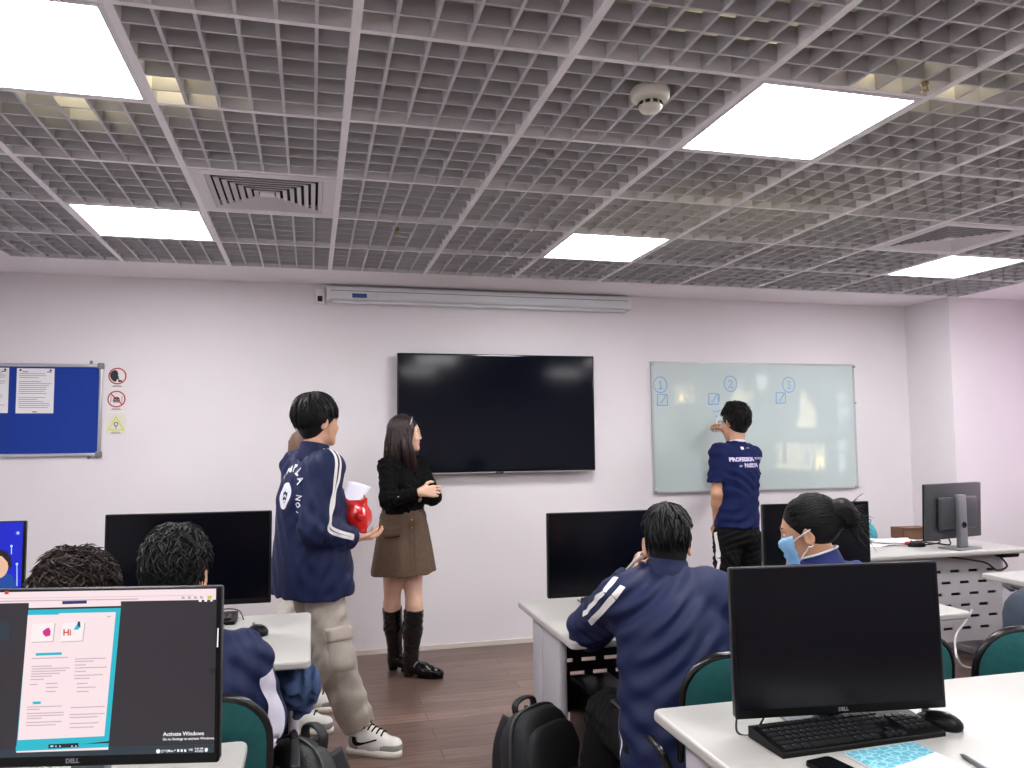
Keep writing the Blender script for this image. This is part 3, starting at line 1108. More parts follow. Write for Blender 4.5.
gtext('MOBILE', 777, 826, 443, 470, 'lettering_mobile')
gtext('GAME', 675, 696, 385, 404, 'lettering_game')
m = MB()
gpoly(m, [(796, 427), (816, 427), (817, 412), (813, 402), (806, 398), (806, 391), (803.5, 395), (801, 391), (800, 400), (801, 412)], .009)
gpoly(m, [(797, 427.5), (818, 427.5), (818, 425.5), (797, 425.5)], .010)
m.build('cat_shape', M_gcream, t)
m = MB()
gpoly(m, [(731, 402), (735, 392), (738, 387), (739, 380), (741, 388), (745, 393), (748, 397), (752, 392), (755, 389), (753, 396), (748, 402)], .009)
m.build('figure_shape', M_gcream, t)
for q in ((838, 392, 848, 402), (838, 408, 850, 416), (840, 440, 848, 450), (757, 376, 768, 390), (840, 455, 846, 472)):
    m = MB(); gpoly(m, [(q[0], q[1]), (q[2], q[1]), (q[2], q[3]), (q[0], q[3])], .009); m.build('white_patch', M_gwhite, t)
# ================================================================= chairs
M_green = mat('green_upholstery', srgb(22, 92, 92), 0.75, noise=.12, nscale=40, bump=.15, bscale=300)
M_tube = mat('black_tube', srgb(20, 20, 23), 0.25, spec=.6)
M_shell = mat('black_shell', srgb(30, 30, 33), .45)


def chair_parts(t):
    bw, z0, z1, r = .45, .47, .885, .13
    n = 8
    pts = [(-bw / 2 + .03, z0), (bw / 2 - .03, z0), (bw / 2 - .005, z0 + .03)]
    out = [(bw / 2, z0 + .05)]
    for k in range(n + 1):
        a = PI / 2 * k / n
        out.append((bw / 2 - r + r * math.cos(a), z1 - r + r * math.sin(a)))
    out += [(-x, z) for x, z in reversed(out)]
    ring = [(bw / 2 - .03, z0)] + out + [(-bw / 2 + .03, z0)]

    def yb(x, z):       # curved, reclined back
        return -.235 - (z - z0) * .12 + .055 * (x / .22) ** 2 * .6
    m = MB()
    c = (0, (z0 + z1) / 2)
    rings = [1.0, .9, .6, .25]
    for side in (1, -1):
        v = []
        for i, s in enumerate(rings):
            th = (.010, .020, .026, .028)[i] if side > 0 else (.008, .012, .014, .014)[i]
            for x, z in ring:
                xx, zz = c[0] + (x - c[0]) * s, c[1] + (z - c[1]) * s
                v.append((xx, yb(xx, zz) + side * th, zz))
        N = len(ring)
        f = []
        for L in range(len(rings) - 1):
            for k in range(N):
                k2 = (k + 1) % N
                q = (L * N + k, L * N + k2, (L + 1) * N + k2, (L + 1) * N + k)
                f.append(q[::-1] if side < 0 else q)
        last = tuple((len(rings) - 1) * N + k for k in range(N))
        f.append(last[::-1] if side < 0 else last)
        f = [x[::-1] for x in f]
        m.add(v, f, 0, True)
    m.build('backrest', M_green, t)
    rim = [(x, yb(x, z), z) for x, z in ring]
    MB().tube(rim + [rim[0]], .0125, 8).build('back_rim', M_tube, t)
    MB().rbox((-.225, -.21, .435), (.225, .23, .485), .022, 4).build('seat', M_green, t)
    MB().rbox((-.215, -.2, .42), (.215, .22, .44), .008).build('seat_shell', M_shell, t)
    for s in (-1, 1):
        MB().tube(catmull([(s * .22, -.19, .43), (s * .24, -.235, .44), (s * .255, -.25, .50), (s * .285, -.235, .57), (s * .297, -.19, .61), (s * .297, .13, .62), (s * .292, .215, .60), (s * .28, .235, .54), (s * .25, .20, .44), (s * .22, .16, .425)], 6), .0125, 8).build('armrest', M_tube, t)
        pd = MB().rbox((s * .297 - .014, -.13, .622), (s * .297 + .014, .08, .638), .008)
        pd.build('arm_pad', M_shell, t)
        MB().tube([(s * .2, .17, .425), (s * .235, .21, 0.006)], .0125, 8).build('leg', M_tube, t)
        MB().tube([(s * .2, -.17, .425), (s * .235, -.24, 0.006)], .0125, 8).build('leg', M_tube, t)
        MB().rbox((s * .12 - .02, -.225, .40), (s * .12 + .02, -.20, .56), .006).build('back_bracket', M_shell, t)


chair0 = thing('green_chair', 'green upholstered chair with black armrest, behind the student holding a pen', 'chair', (1.245, 2.32, 0), -.03, 'green student chairs')
chair_parts(chair0)
chair0.scale = (.92, .94, .94)
for x, y, rz, lab in ((-.31, 2.32, .03, 'green upholstered chair behind the seated student on the left'),
                      (1.75, 2.33, -.03, 'green upholstered chair behind the student in the face mask'),
                      (2.27, 2.33, -.03, 'green upholstered chair at the right edge, its rounded back cut by the picture'),
                      (2.79, 2.42, -.03, 'green upholstered chair beyond the right edge with a slate bag on its seat'),
                      (-.86, 2.30, .0, 'green upholstered chair under the curly-haired student, hidden by the lesson screen')):
    c = copy_tree(chair0)
    c.location = (x, y, 0); c.rotation_euler = (0, 0, rz)
    c['label'] = lab
    if 'mask' in lab or 'edge' in lab:      # these two show no arms
        for ch in list(c.children):
            if ch.name.startswith('arm'):
                bpy.data.objects.remove(ch)

# ============================================================== computers
M_case2 = mat('black_case', srgb(17, 17, 19), .35, spec=.5)
def make_tower(x, y, lab):
    t = thing('computer_case', lab, 'computer case', (x, y, 0), group=None)
    t.scale = (1, 1, .76)
    MB().rbox((-.09, 0, .03), (.09, .42, .60), .006).build('body', M_case2, t)
    MB().rbox((-.092, -.018, .03), (.092, .002, .602), .006).build('front_panel', M_blackg, t)
    MB().rbox((-.075, -.022, .50), (.075, -.016, .545), .003).build('drive_bay', M_case2, t)
    MB().lathe([(0, .006), (.010, .006), (.012, 0)], 14, M=Matrix.Translation((.05, -.018, .46)) @ Matrix.Rotation(PI / 2, 4, 'X')).build('power_button', M_silver, t)
    for s in (-.06, .06):
        for y in (.04, .36):
            MB().cyl((s, y, 0), (s, y, .032), .014).build('foot', M_black, t)


make_tower(1.15, 2.80, 'tall black computer case standing under the desk of the student with the pen')
make_tower(1.98, 2.80, 'tall black computer case under the desk of the student in the face mask')

# keyboards
M_key = mat('black_keys', srgb(26, 26, 29), .45)
key_lo = None


def make_keyboard(lab, loc, rz, detailed):
    t = thing('keyboard', lab, 'keyboard', loc, rz)
    b = MB()
    prof = [(-.068, 0), (.068, 0), (.068, .026), (.055, .027), (-.066, .012), (-.068, .009)]
    b.prism(list(prof), -.222, .222, M=Matrix(((0, 0, 1, 0), (1, 0, 0, 0), (0, 1, 0, 0), (0, 0, 0, 1))))
    b.build('base', M_black, t)
    rows = [(-.053, [('u', 1.25)] * 3 + [('u', 6.25)] + [('u', 1.25)] * 3, 0), (-.034, [('u', 2.25)] + [('u', 1)] * 10 + [('u', 2.75)], 0), (-.015, [('u', 1.75)] + [('u', 1)] * 11 + [('u', 2.25)], 0),
            (.004, [('u', 1.5)] + [('u', 1)] * 12 + [('u', 1.5)], 0), (.023, [('u', 1)] * 13 + [('u', 2)], 0), (.046, [('u', 1.25)] * 12, 0)]
    U = .0188
    ks = []
    for y, ks_, _ in rows:
        x = -.213
        for _, w in ks_:
            ks.append((x, y, w * U)); x += w * U
    for i in range(3):
        for y in (.023, .004, .046):
            ks.append((.062 + i * U, y, U))
        ks.append((.062 + i * U, -.053, U))
    ks.append((.062 + U, -.034, U))
    for y in (.004, -.015, -.034, .023):
        for i in range(4):
            if len(ks) < 100:
                ks.append((.130 + i * .0195, y, .0195))
    ang = math.atan2(.015, .121)
    T = Matrix.Translation((0, -.066, .0125)) @ Matrix.Rotation(ang, 4, 'X') @ Matrix.Translation((0, .066, 0))
    if detailed:
        cache = {}
        for x, y, w in ks:
            key = round(w, 4)
            if key not in cache:
                cache[key] = MB().prism(rrect(w - .003, .0152, .002, 2), 0, .0055)
                o = cache[key].build('key', M_key, t)
                cache[key] = o
            else:
                o = cache[key].copy(); COL.objects.link(o); o.parent = t
            o.matrix_local = T @ Matrix.Translation((x + w / 2, y, 0))
        lb = MB()
        r = random.Random(2)
        for x, y, w in ks:
            if w < .024:
                lb.box((x + .005, y + .001, .0056), (x + .0075, y + .0045, .0059), M=T)
        o = lb.build('key_legends', M_logo, t); o['kind'] = 'stuff'
    else:
        m = MB()
        for x, y, w in ks:
            m.prism(rrect(w - .003, .0152, .002, 2), 0, .0055, M=T @ Matrix.Translation((x + w / 2, y, 0)))
        m.build('key_field', M_key, t)
    return t


def make_mouse(lab, loc, rz):
    t = thing('mouse', lab, 'mouse', loc, rz)
    bm = bmesh.new()
    bmesh.ops.create_uvsphere(bm, u_segments=20, v_segments=12, radius=1)
    for v in bm.verts:
        x, y, z = v.co
        z = max(z, -.35)
        v.co = Vector((x * .031 * (1 - .08 * y), y * .056, (z + .35) / 1.35 * .037 * (1 - .12 * y)))
    MB().bm(bm, 0, True).build('body', M_black, t)
    MB().cyl((-.004, .03, .031), (.004, .03, .031), .009, seg=14).build('scroll_wheel', M_silver, t)
    v, f = disc(.007, .0095, 20)
    MB().add(v, f, 0, False, Matrix.Translation((0, -.018, .0382)) @ Matrix.Rotation(.1, 4, 'X')).build('palm_mark', M_logo, t)
    return t


kb = make_keyboard('black keyboard under the big dark monitor, nearest right-hand desk', (1.235, 1.66, TOP), .03, True)
make_mouse('black mouse touching the right end of the nearest keyboard', (1.492, 1.655, TOP), .45)
kl = atz(218, 628, TOP)
make_keyboard('black keyboard on the second row left desk, under a student\'s arm', (kl.x - .165, kl.y + .11, TOP), -.02, False)
ml = atz(257, 637, TOP)
make_mouse('black mouse on the second row left desk beside a blue sleeve', (ml.x, ml.y + .04, TOP), .5)
kc = atz(585, 606, TOP)
make_keyboard('black keyboard in front of the student holding a pen', (kc.x + .22, kc.y - .02, TOP), 0, False)


def cable(name, lab, pts, r, m, parent=None):
    o = MB().tube(catmull(pts, 8), r, 6).build(name, m, parent)
    if parent is None:
        tag(o, lab, 'cable')
    return o


cable('cable', 'thin black cable curling behind the second row left keyboard', [(kl.x - .05, kl.y + .13, TOP + .012), (kl.x + .0, kl.y + .17, TOP + .035), (kl.x + .06, kl.y + .16, TOP + .03), (kl.x + .085, kl.y + .10, TOP + .005)], .0025, M_cable)
cable('cable', 'thin black cables dropping below the near right monitor', [(1.02, 1.78, TOP + .05), (.995, 1.745, TOP + .006), (1.03, 1.73, TOP + .004), (1.09, 1.755, TOP + .05), (1.12, 1.78, TOP + .06)], .0025, M_cable)

# --------------------------------------------------- on the near right desk
M_wb = mat('workbook_cover', srgb(92, 180, 205), .5)
nt = M_wb.node_tree
tc = nt.nodes.new('ShaderNodeTexCoord'); vo = nt.nodes.new('ShaderNodeTexVoronoi'); vo.feature = 'DISTANCE_TO_EDGE'
vo.inputs['Scale'].default_value = 55
rp = nt.nodes.new('ShaderNodeValToRGB')
rp.color_ramp.elements[0].position = 0.03; rp.color_ramp.elements[0].color = srgb(160, 214, 226)
rp.color_ramp.elements[1].position = 0.12; rp.color_ramp.elements[1].color = srgb(92, 170, 192)
nt.links.new(tc.outputs['Object'], vo.inputs['Vector']); nt.links.new(vo.outputs['Distance'], rp.inputs['Fac'])
nt.links.new(rp.outputs['Color'], nt.nodes['Principled BSDF'].inputs['Base Color'])
wp = [atz(845, 753, TOP + .006), atz(912, 743, TOP + .006)]
wa = math.atan2(wp[1].y - wp[0].y, wp[1].x - wp[0].x)
t = thing('workbook', 'thin workbook with a light blue patterned cover and white lower half, on the near desk', 'book', (wp[0].x, wp[0].y, TOP), wa)
MB().box((0, -.27, 0.0005), (.19, 0, .0062)).build('pages', M_paper, t)
cv = MB()
cv.prism([(-.001, -.085), (.03, -.10), (.10, -.085), (.191, -.06), (.191, .001), (-.001, .001)], .0063, .0072)
cv.build('patterned_cover', M_wb, t)
cv = MB()
cv.prism([(-.001, -.271), (.191, -.271), (.191, -.06), (.10, -.085), (.03, -.10), (-.001, -.085)], .0063, .0072)
cv.build('white_cover', M_paper, t)
pp = atz(828, 764, TOP + .004)
t = thing('mobile_phone', 'black mobile phone lying at the bottom edge beside the blue workbook', 'phone', (pp.x, pp.y - .05, TOP), .16)
MB().prism(rrect(.072, .15, .012), 0, .0085).build('body', M_black, t)
MB().prism(rrect(.068, .146, .010), .0085, .009).build('screen', M_blackg, t)
q0, q1 = atz(960, 754, TOP + .005), atz(985, 769, TOP + .005)
d = (q1 - q0).normalized(); e = q0 + d * .14
t = thing('pen', 'grey ballpoint pen lying on the white desk right of the workbook', 'pen', (q0.x, q0.y, TOP))
dl = Vector((d.x, d.y, 0))
MB().tube([dl * .012 + Vector((0, 0, .0052)), dl * .13 + Vector((0, 0, .0052))], .005, 10).build('barrel', M_stand, t)
MB().tube([Vector((0, 0, .0052)), dl * .012 + Vector((0, 0, .0052))], [.0012, .0045], 10).build('tip', M_silver, t)
MB().tube([dl * .09 + Vector((0, 0, .011)), dl * .132 + Vector((0, 0, .0115))], .0016, 6).build('clip', M_silver, t)

# ------------------------------------------------------------ teacher desk
M_brown = mat('brown_box', srgb(128, 92, 70), .6, noise=.08, nscale=20)
b0 = atz(899, 541, TOP)
t = thing('brown_box', 'open brown box on the teacher desk behind the monitor', 'box', (b0.x + .19, b0.y + .10, TOP), -.1)
bx = MB()
bx.box((-.11, -.07, 0), (.11, .07, .006)).box((-.11, -.07, 0), (-.104, .07, .075)).box((.104, -.07, 0), (.11, .07, .075)).box((-.11, -.07, 0), (.11, -.064, .075)).box((-.11, .064, 0), (.11, .07, .075))
bx.build('box_walls', M_brown, t)
MB().box((-.11, -.075, .0), (.11, -.005, .004), M=Matrix.Translation((0, -.0, .076))).build('lid_flap', M_brown, t)
ps = atz(882, 545, TOP)
for k, (dx, dy, rz, lab) in enumerate(((-.02, .03, .1, 'loose white sheet on the teacher desk, left of the red marker'), (.13, .05, -.25, 'loose white sheet on the teacher desk, under the brown box side'))):
    sh = MB()
    n = 6
    v = [(-.105 + .21 * i / n, -.148 + .296 * j / n, .0015 + .012 * k + .01 * math.sin(i * 1.1 + j * .6 + k) ** 2) for j in range(n + 1) for i in range(n + 1)]
    f = [(j * (n + 1) + i, j * (n + 1) + i + 1, (j + 1) * (n + 1) + i + 1, (j + 1) * (n + 1) + i) for j in range(n) for i in range(n)]
    sh.add(v, f, 0, True)
    o = sh.build('paper_sheet', M_paper, loc=(ps.x + dx, ps.y + dy, TOP))
    o.rotation_euler = (0, 0, rz + PI / 2)
    sm_ = o.modifiers.new('thickness', 'SOLIDIFY'); sm_.thickness = .001
    tag(o, lab, 'paper', 'papers on the teacher desk')
M_redp = mat('red_plastic', srgb(206, 44, 40), .4)
rm = atz(909, 545, TOP)
t = thing('red_marker', 'small red marker cap on the teacher desk papers', 'marker', (rm.x, rm.y, TOP + .0), .3)
MB().cyl((-.03, 0, .012), (.03, 0, .012), .0115, seg=14).build('barrel', M_redp, t)
MB().cyl((.03, 0, .012), (.045, 0, .012), .009, seg=14).build('cap', M_redp, t)
cb = atz(945, 546, TOP)
cable('cable', 'tangle of black cable around the foot of the teacher monitor', [(cb.x - .14, cb.y + .05, TOP + .006), (cb.x - .06, cb.y - .0, TOP + .02), (cb.x + .0, cb.y + .05, TOP + .03), (cb.x - .10, cb.y + .10, TOP + .02), (cb.x - .02, cb.y + .03, TOP + .012), (cb.x + .06, cb.y + .02, TOP + .006), (cb.x + .09, cb.y + .08, TOP + .06), (cb.x + .05, cb.y + .08, TOP + .10)], .005, M_cable)
make_mouse('black mouse lying by the teacher monitor foot', (cb.x - .19, cb.y + .03, TOP), 1.2)
M_teal = mat('teal_cloth', srgb(74, 160, 172), .8, bump=.2, bscale=30)
tq = atz(870, 541, TOP)
t = thing('teal_pouch', 'teal pouch standing on the left end of the teacher desk', 'pouch', (tq.x + .015, tq.y + .02, TOP), .2)
MB().lathe([(0, 0), (.055, 0), (.066, .02), (.06, .06), (.035, .1), (.012, .12), (0, .122)], 18, M=Matrix.Diagonal((1, .55, 1, 1))).build('bag', M_teal, t)
MB().tube(catmull([(-.012, 0, .118), (-.016, 0, .14), (.016, 0, .14), (.012, 0, .118)], 5), .004, 6).build('loop', M_teal, t)
# cables of the teacher desk
y = ty0 + .11
a1, a2, a3 = at(936, 545, 3.99), at(958, 556, 3.99), at(975, 569, 3.99)
cable('cable', 'dark cable looping under the right corner of the teacher desk', [at(917 + 0, 558, 4.1) + Vector((.2, 0, 0)), at(983, 562, 4.08), at(997, 570, 4.05), at(1007, 566, 4.08), at(1000, 556, 4.12)], .006, M_cable)
pw = [at(972, 610, 4.13), at(965, 622, 4.06), at(957, 633, 3.98), at(955, 645, 3.95), at(958, 660, 3.9), atz(966, 667, .01), atz(985, 668, .01), atz(1010, 665, .01)]
cable('cable', 'white cable hanging from the slotted desk panel down to the floor', pw, .007, M_wcable)
cable('cable', 'thin white cable dropping to the floor behind the side desk corner', [at(1006, 580, 3.7), at(1008, 600, 3.7), at(1010, 640, 3.7), atz(1010, 662, .008), atz(1014, 668, .008)], .006, M_wcable)

# =================================================== backpacks and clothes
M_bag = mat('black_backpack_cloth', srgb(30, 31, 34), .75, noise=.15, nscale=30, bump=.3, bscale=200)
M_bag2 = mat('charcoal_backpack_cloth', srgb(52, 53, 54), .75, noise=.15, nscale=30, bump=.3, bscale=200)
M_strap = mat('black_webbing', srgb(24, 24, 26), .6, bump=.2, bscale=300)
M_zip = mat('zip_grey', srgb(70, 70, 74), .35, metal=.4)


def soft_box(mb, lo, hi, r, taper=0.0, bulge=.06, seg=5, M=None):
    bm = bmesh.new()
    bmesh.ops.create_cube(bm, size=2)
    bmesh.ops.subdivide_edges(bm, edges=bm.edges, cuts=7, use_grid_fill=True)
    c = [(hi[i] + lo[i]) / 2 for i in range(3)]
    s = [(hi[i] - lo[i]) / 2 for i in range(3)]
    for v in bm.verts:
        p = v.co.copy()
        # superellipsoid
        n = 5.0
        L = (abs(p.x) ** n + abs(p.y) ** n + abs(p.z) ** n) ** (1 / n)
        p = p / L
        tz = 1 - taper * max(0, p.z) ** 2
        wob = 1 + .02 * math.sin(9 * p.x + 5 * p.z) + .02 * math.sin(7 * p.z - 4 * p.y)
        v.co = Vector((c[0] + p.x * s[0] * tz * wob, c[1] + p.y * s[1] * tz * wob, c[2] + p.z * s[2]))
    return mb.bm(bm, 0, True, M)


def make_backpack(lab, loc, rz, lean, w, d, h, m, name='backpack'):
    """Front pocket towards local -Y, carrying straps on +Y."""
    t = thing(name, lab, 'backpack', loc, rz)
    T = Matrix.Rotation(lean, 4, 'X')
    mb = MB(); soft_box(mb, (-w / 2, -d / 2, 0), (w / 2, d / 2, h), .05, .22, M=T); mb.build('main_body', m, t)
    mb = MB(); soft_box(mb, (-w * .42, -d / 2 - .055, .02), (w * .42, -d / 2 + .04, h * .55), .03, .1, M=T); pk = mb.build('front_pocket', m, t)
    z = MB(); z.tube([T @ Vector(p) for p in catmull([(-w * .40, -d / 2 - .028, h * .38), (-w * .34, -d / 2 - .038, h * .50), (0, -d / 2 - .030, h * .545), (w * .34, -d / 2 - .038, h * .50), (w * .40, -d / 2 - .028, h * .38)], 6)], .005, 6)
    z.build('zip', M_zip, pk)
    mb = MB(); soft_box(mb, (-w * .45, -d / 2 - .02, h * .52), (w * .45, -d / 2 + .06, h * .90), .03, .3, M=T); mb.build('upper_pocket', m, t)
    z = MB(); z.tube([T @ Vector(p) for p in catmull([(-w * .49, 0, h * .35), (-w * .47, 0, h * .78), (-w * .30, 0, h * .985), (w * .30, 0, h * .985), (w * .47, 0, h * .78), (w * .49, 0, h * .35)], 6)], .006, 6)
    z.build('zip', M_zip, t)
    g = MB(); g.tube([T @ Vector(p) for p in catmull([(-.05, d * .25, h * .96), (-.05, d * .25, h * 1.04), (0, d * .25, h * 1.07), (.05, d * .25, h * 1.04), (.05, d * .25, h * .96)], 6)], .016, 8, flat=.45)
    g.build('top_handle', M_strap, t)
    for s in (-1, 1):
        g = MB(); g.tube([T @ Vector(p) for p in catmull([(s * w * .2, d * .42, h * .95), (s * w * .3, d * .62, h * .75), (s * w * .36, d * .66, h * .45), (s * w * .38, d * .52, h * .12)], 6)], .03, 8, flat=.3)
        g.build('shoulder_strap', M_strap, t)
        g = MB(); g.rbox((s * w * .28 - .012, -d / 2 - .064, .05), (s * w * .28 + .012, -d / 2 - .02, h * .5), .006, M=T); g.build('compression_strap', M_strap, pk)
    return t


make_backpack('black backpack leaning against the grey leg of the middle desk', (.835, 2.80, 0), .62, -.14, .31, .16, .47, M_bag)
make_backpack('charcoal backpack on the floor beside the left chair', (-.045, 2.47, 0), -1.05, -.05, .31, .17, .56, M_bag2)

M_gbag = mat('slate_bag_cloth', srgb(58, 66, 80), .8, noise=.1, nscale=25, bump=.3, bscale=120)
t = thing('shoulder_bag', 'slate grey bag on a chair seat behind the green chair at the right edge', 'bag', (2.815, 2.53, .458), -.06)
mb = MB(); soft_box(mb, (-.17, -.085, 0), (.17, .085, .39), .05, .25); mb.build('bag_body', M_gbag, t)
g = MB(); g.tube(catmull([(-.10, .06, .37), (-.09, .10, .385), (.0, .12, .36), (.09, .10, .385), (.10, .06, .37)], 6), .013, 8, flat=.4); g.build('handle', M_strap, t)
mb = MB(); soft_box(mb, (-.13, -.11, .04), (.13, -.05, .22), .03, .1); mb.build('pocket', M_gbag, t)
# ================================================= smooth shapes for figures
V3 = lambda *a: np.array(a if len(a) == 3 else a[0], dtype=np.float64)


def unit(v):
    v = np.asarray(v, float)
    return v / (np.linalg.norm(v) + 1e-12)


def lerp(a, b, t):
    return np.asarray(a, float) * (1 - t) + np.asarray(b, float) * t


class SDF:
    def __init__(self, disp=None):
        self.p = []
        self.disp = disp
        self.clips = []

    def rc(self, a, b, r1, r2=None, k=.02, flat_a=False, flat_b=False, sub=False, sq=None):
        """Tapered limb segment; sq=(axis, factor) flattens it along an axis."""
        a, b = V3(a), V3(b)
        r2 = r1 if r2 is None else r2
        self.p.append(('rc', (a, b, r1, r2, flat_a, flat_b, sq), k, (a + b) / 2, np.linalg.norm(b - a) / 2 + max(r1, r2) * 1.3, sub))
        return self

    def chain(self, pts, rs, k=.02, **kw):
        for i in range(len(pts) - 1):
            self.rc(pts[i], pts[i + 1], rs[i], rs[i + 1], k, **kw)
        return self

    def ell(self, c, rad, axes=None, k=.02, sub=False):
        axes = np.eye(3) if axes is None else np.array([unit(a) for a in axes])
        self.p.append(('ell', (V3(c), V3(rad), axes), k, V3(c), max(rad), sub))
        return self

    def loft(self, o, axes, table, k=.03, sub=False):
        """axes = side, front, up; table rows: t, rx, ry, cx, cy."""
        axes = np.array([unit(a) for a in axes])
        T = np.array(table, float)
        t = T[:, 0]
        n = 40
        ts = np.linspace(t[0], t[-1], n)
        # smooth interpolation of the rows
        cols = []
        for c in range(1, 5):
            y = np.interp(ts, t, T[:, c])
            for _ in range(2):
                y[1:-1] = (y[:-2] + 2 * y[1:-1] + y[2:]) / 4
            cols.append(y)
        mid = V3(o) + axes[2] * (t[0] + t[-1]) / 2
        rad = (t[-1] - t[0]) / 2 + T[:, 1:3].max() + np.abs(T[:, 3:5]).max()
        self.p.append(('loft', (V3(o), axes, ts, cols), k, mid, rad, sub))
        return self

    def clip(self, pt, n):
        self.clips.append((V3(pt), unit(n)))
        return self

    @staticmethod
    def _d(kind, a, P):
        if kind == 'rc':
            A, B, r1, r2, fa, fb, sq = a
            ab = B - A
            L2 = ab @ ab
            q = P - A
            if sq is not None:
                ax, fac = unit(sq[0]), sq[1]
                q = q + np.outer(q @ ax * (fac - 1), ax)
            h = (q @ ab) / (L2 + 1e-12)
            t = np.clip(h, 0, 1)
            d = np.linalg.norm(q - t[:, None] * ab, axis=1) - (r1 + (r2 - r1) * t)
            if sq is not None and sq[1] > 1:
                d = d / sq[1] ** .5
            L = math.sqrt(L2)
            if fa:
                d = np.maximum(d, -h * L)
            if fb:
                d = np.maximum(d, (h - 1) * L)
            return d
        if kind == 'ell':
            c, r, ax = a
            q = (P - c) @ ax.T
            k0 = np.linalg.norm(q / r, axis=1)
            k1 = np.linalg.norm(q / (r * r), axis=1)
            return k0 * (k0 - 1) / (k1 + 1e-9)
        o, ax, ts, cols = a
        q = (P - o) @ ax.T
        t = np.clip(q[:, 2], ts[0], ts[-1])
        rx = np.interp(t, ts, cols[0]); ry = np.interp(t, ts, cols[1])
        x = q[:, 0] - np.interp(t, ts, cols[2]); y = q[:, 1] - np.interp(t, ts, cols[3])
        k0 = np.sqrt((x / rx) ** 2 + (y / ry) ** 2)
        k1 = np.sqrt((x / rx ** 2) ** 2 + (y / ry ** 2) ** 2)
        d = np.where(k0 < 1e-6, -np.minimum(rx, ry), k0 * (k0 - 1) / (k1 + 1e-9))
        return np.maximum(d, np.abs(q[:, 2] - t) + np.where((q[:, 2] < ts[0]) | (q[:, 2] > ts[-1]), 0, -1e3))

    def ev(self, P, idx=None):
        d = np.full(len(P), 10.0)
        for i in (range(len(self.p)) if idx is None else idx):
            kind, a, k, c, r, sub = self.p[i]
            e = self._d(kind, a, P)
            if sub:
                e = -e
                h = np.clip(.5 + .5 * (d - e) / k, 0, 1)
                h = 1 - h
                d = d * (1 - h) + e * h + k * h * (1 - h)
            else:
                h = np.clip(.5 + .5 * (e - d) / k, 0, 1)
                d = e * (1 - h) + d * h - k * h * (1 - h)
        if self.disp is not None:
            d = d + self.disp(P)
        for pt, n in self.clips:
            d = np.maximum(d, (P - pt) @ n)
        return d

    def bounds(self):
        lo = np.min([p[3] - p[4] for p in self.p if not p[5]], axis=0)
        hi = np.max([p[3] + p[4] for p in self.p if not p[5]], axis=0)
        return lo - .03, hi + .03

    def grad(self, P, e=.003):
        g = np.stack([self.ev(P + V3(*(e if j == i else 0 for j in range(3)))) - self.ev(P - V3(*(e if j == i else 0 for j in range(3)))) for i in range(3)], 1)
        return g / (np.linalg.norm(g, axis=1)[:, None] + 1e-9)

    def snap(self, P, off=0.0015):
        P = np.array(P, float)
        for _ in range(6):
            P = P - self.grad(P) * (self.ev(P) - off)[:, None] * .9
        return P

    def cast(self, P, n, off=.0015, start=.25):
        """Move points along -n until they lie on the surface."""
        n = unit(n)
        P = np.array(P, float) + n * start
        for _ in range(60):
            d = self.ev(P) - off
            P = P - n * np.clip(d, -.02, .02)[:, None] * .8
        return P

    def mesh(self, h=.006, B=20):
        lo, hi = self.bounds()
        N = np.ceil((hi - lo) / h).astype(int) + 1
        nb = np.ceil(N / B).astype(int)
        N = nb * B
        V = np.full(N, 1.0, np.float32)
        C = np.array([p[3] for p in self.p]); R = np.array([p[4] for p in self.p])
        K = np.array([p[2] for p in self.p])
        g = np.arange(B) * h
        G = np.stack(np.meshgrid(g, g, g, indexing='ij'), -1).reshape(-1, 3)
        br = B * h * .87 + 1e-6
        for bi in range(nb[0]):
            for bj in range(nb[1]):
                for bk in range(nb[2]):
                    o = lo + V3(bi, bj, bk) * B * h
                    c = o + (B - 1) * h / 2
                    idx = np.nonzero(np.linalg.norm(C - c, axis=1) < R + br + K * 1.0 + .02)[0]
                    if len(idx) == 0 or all(self.p[i][5] for i in idx):
                        continue
                    dc = self.ev(c[None], idx)[0]
                    sl = (slice(bi * B, bi * B + B), slice(bj * B, bj * B + B), slice(bk * B, bk * B + B))
                    if abs(dc) > br * 1.9 + .02:
                        V[sl] = dc
                        continue
                    V[sl] = self.ev(G + o, idx).reshape(B, B, B)
        return surface_nets(V, lo, h)


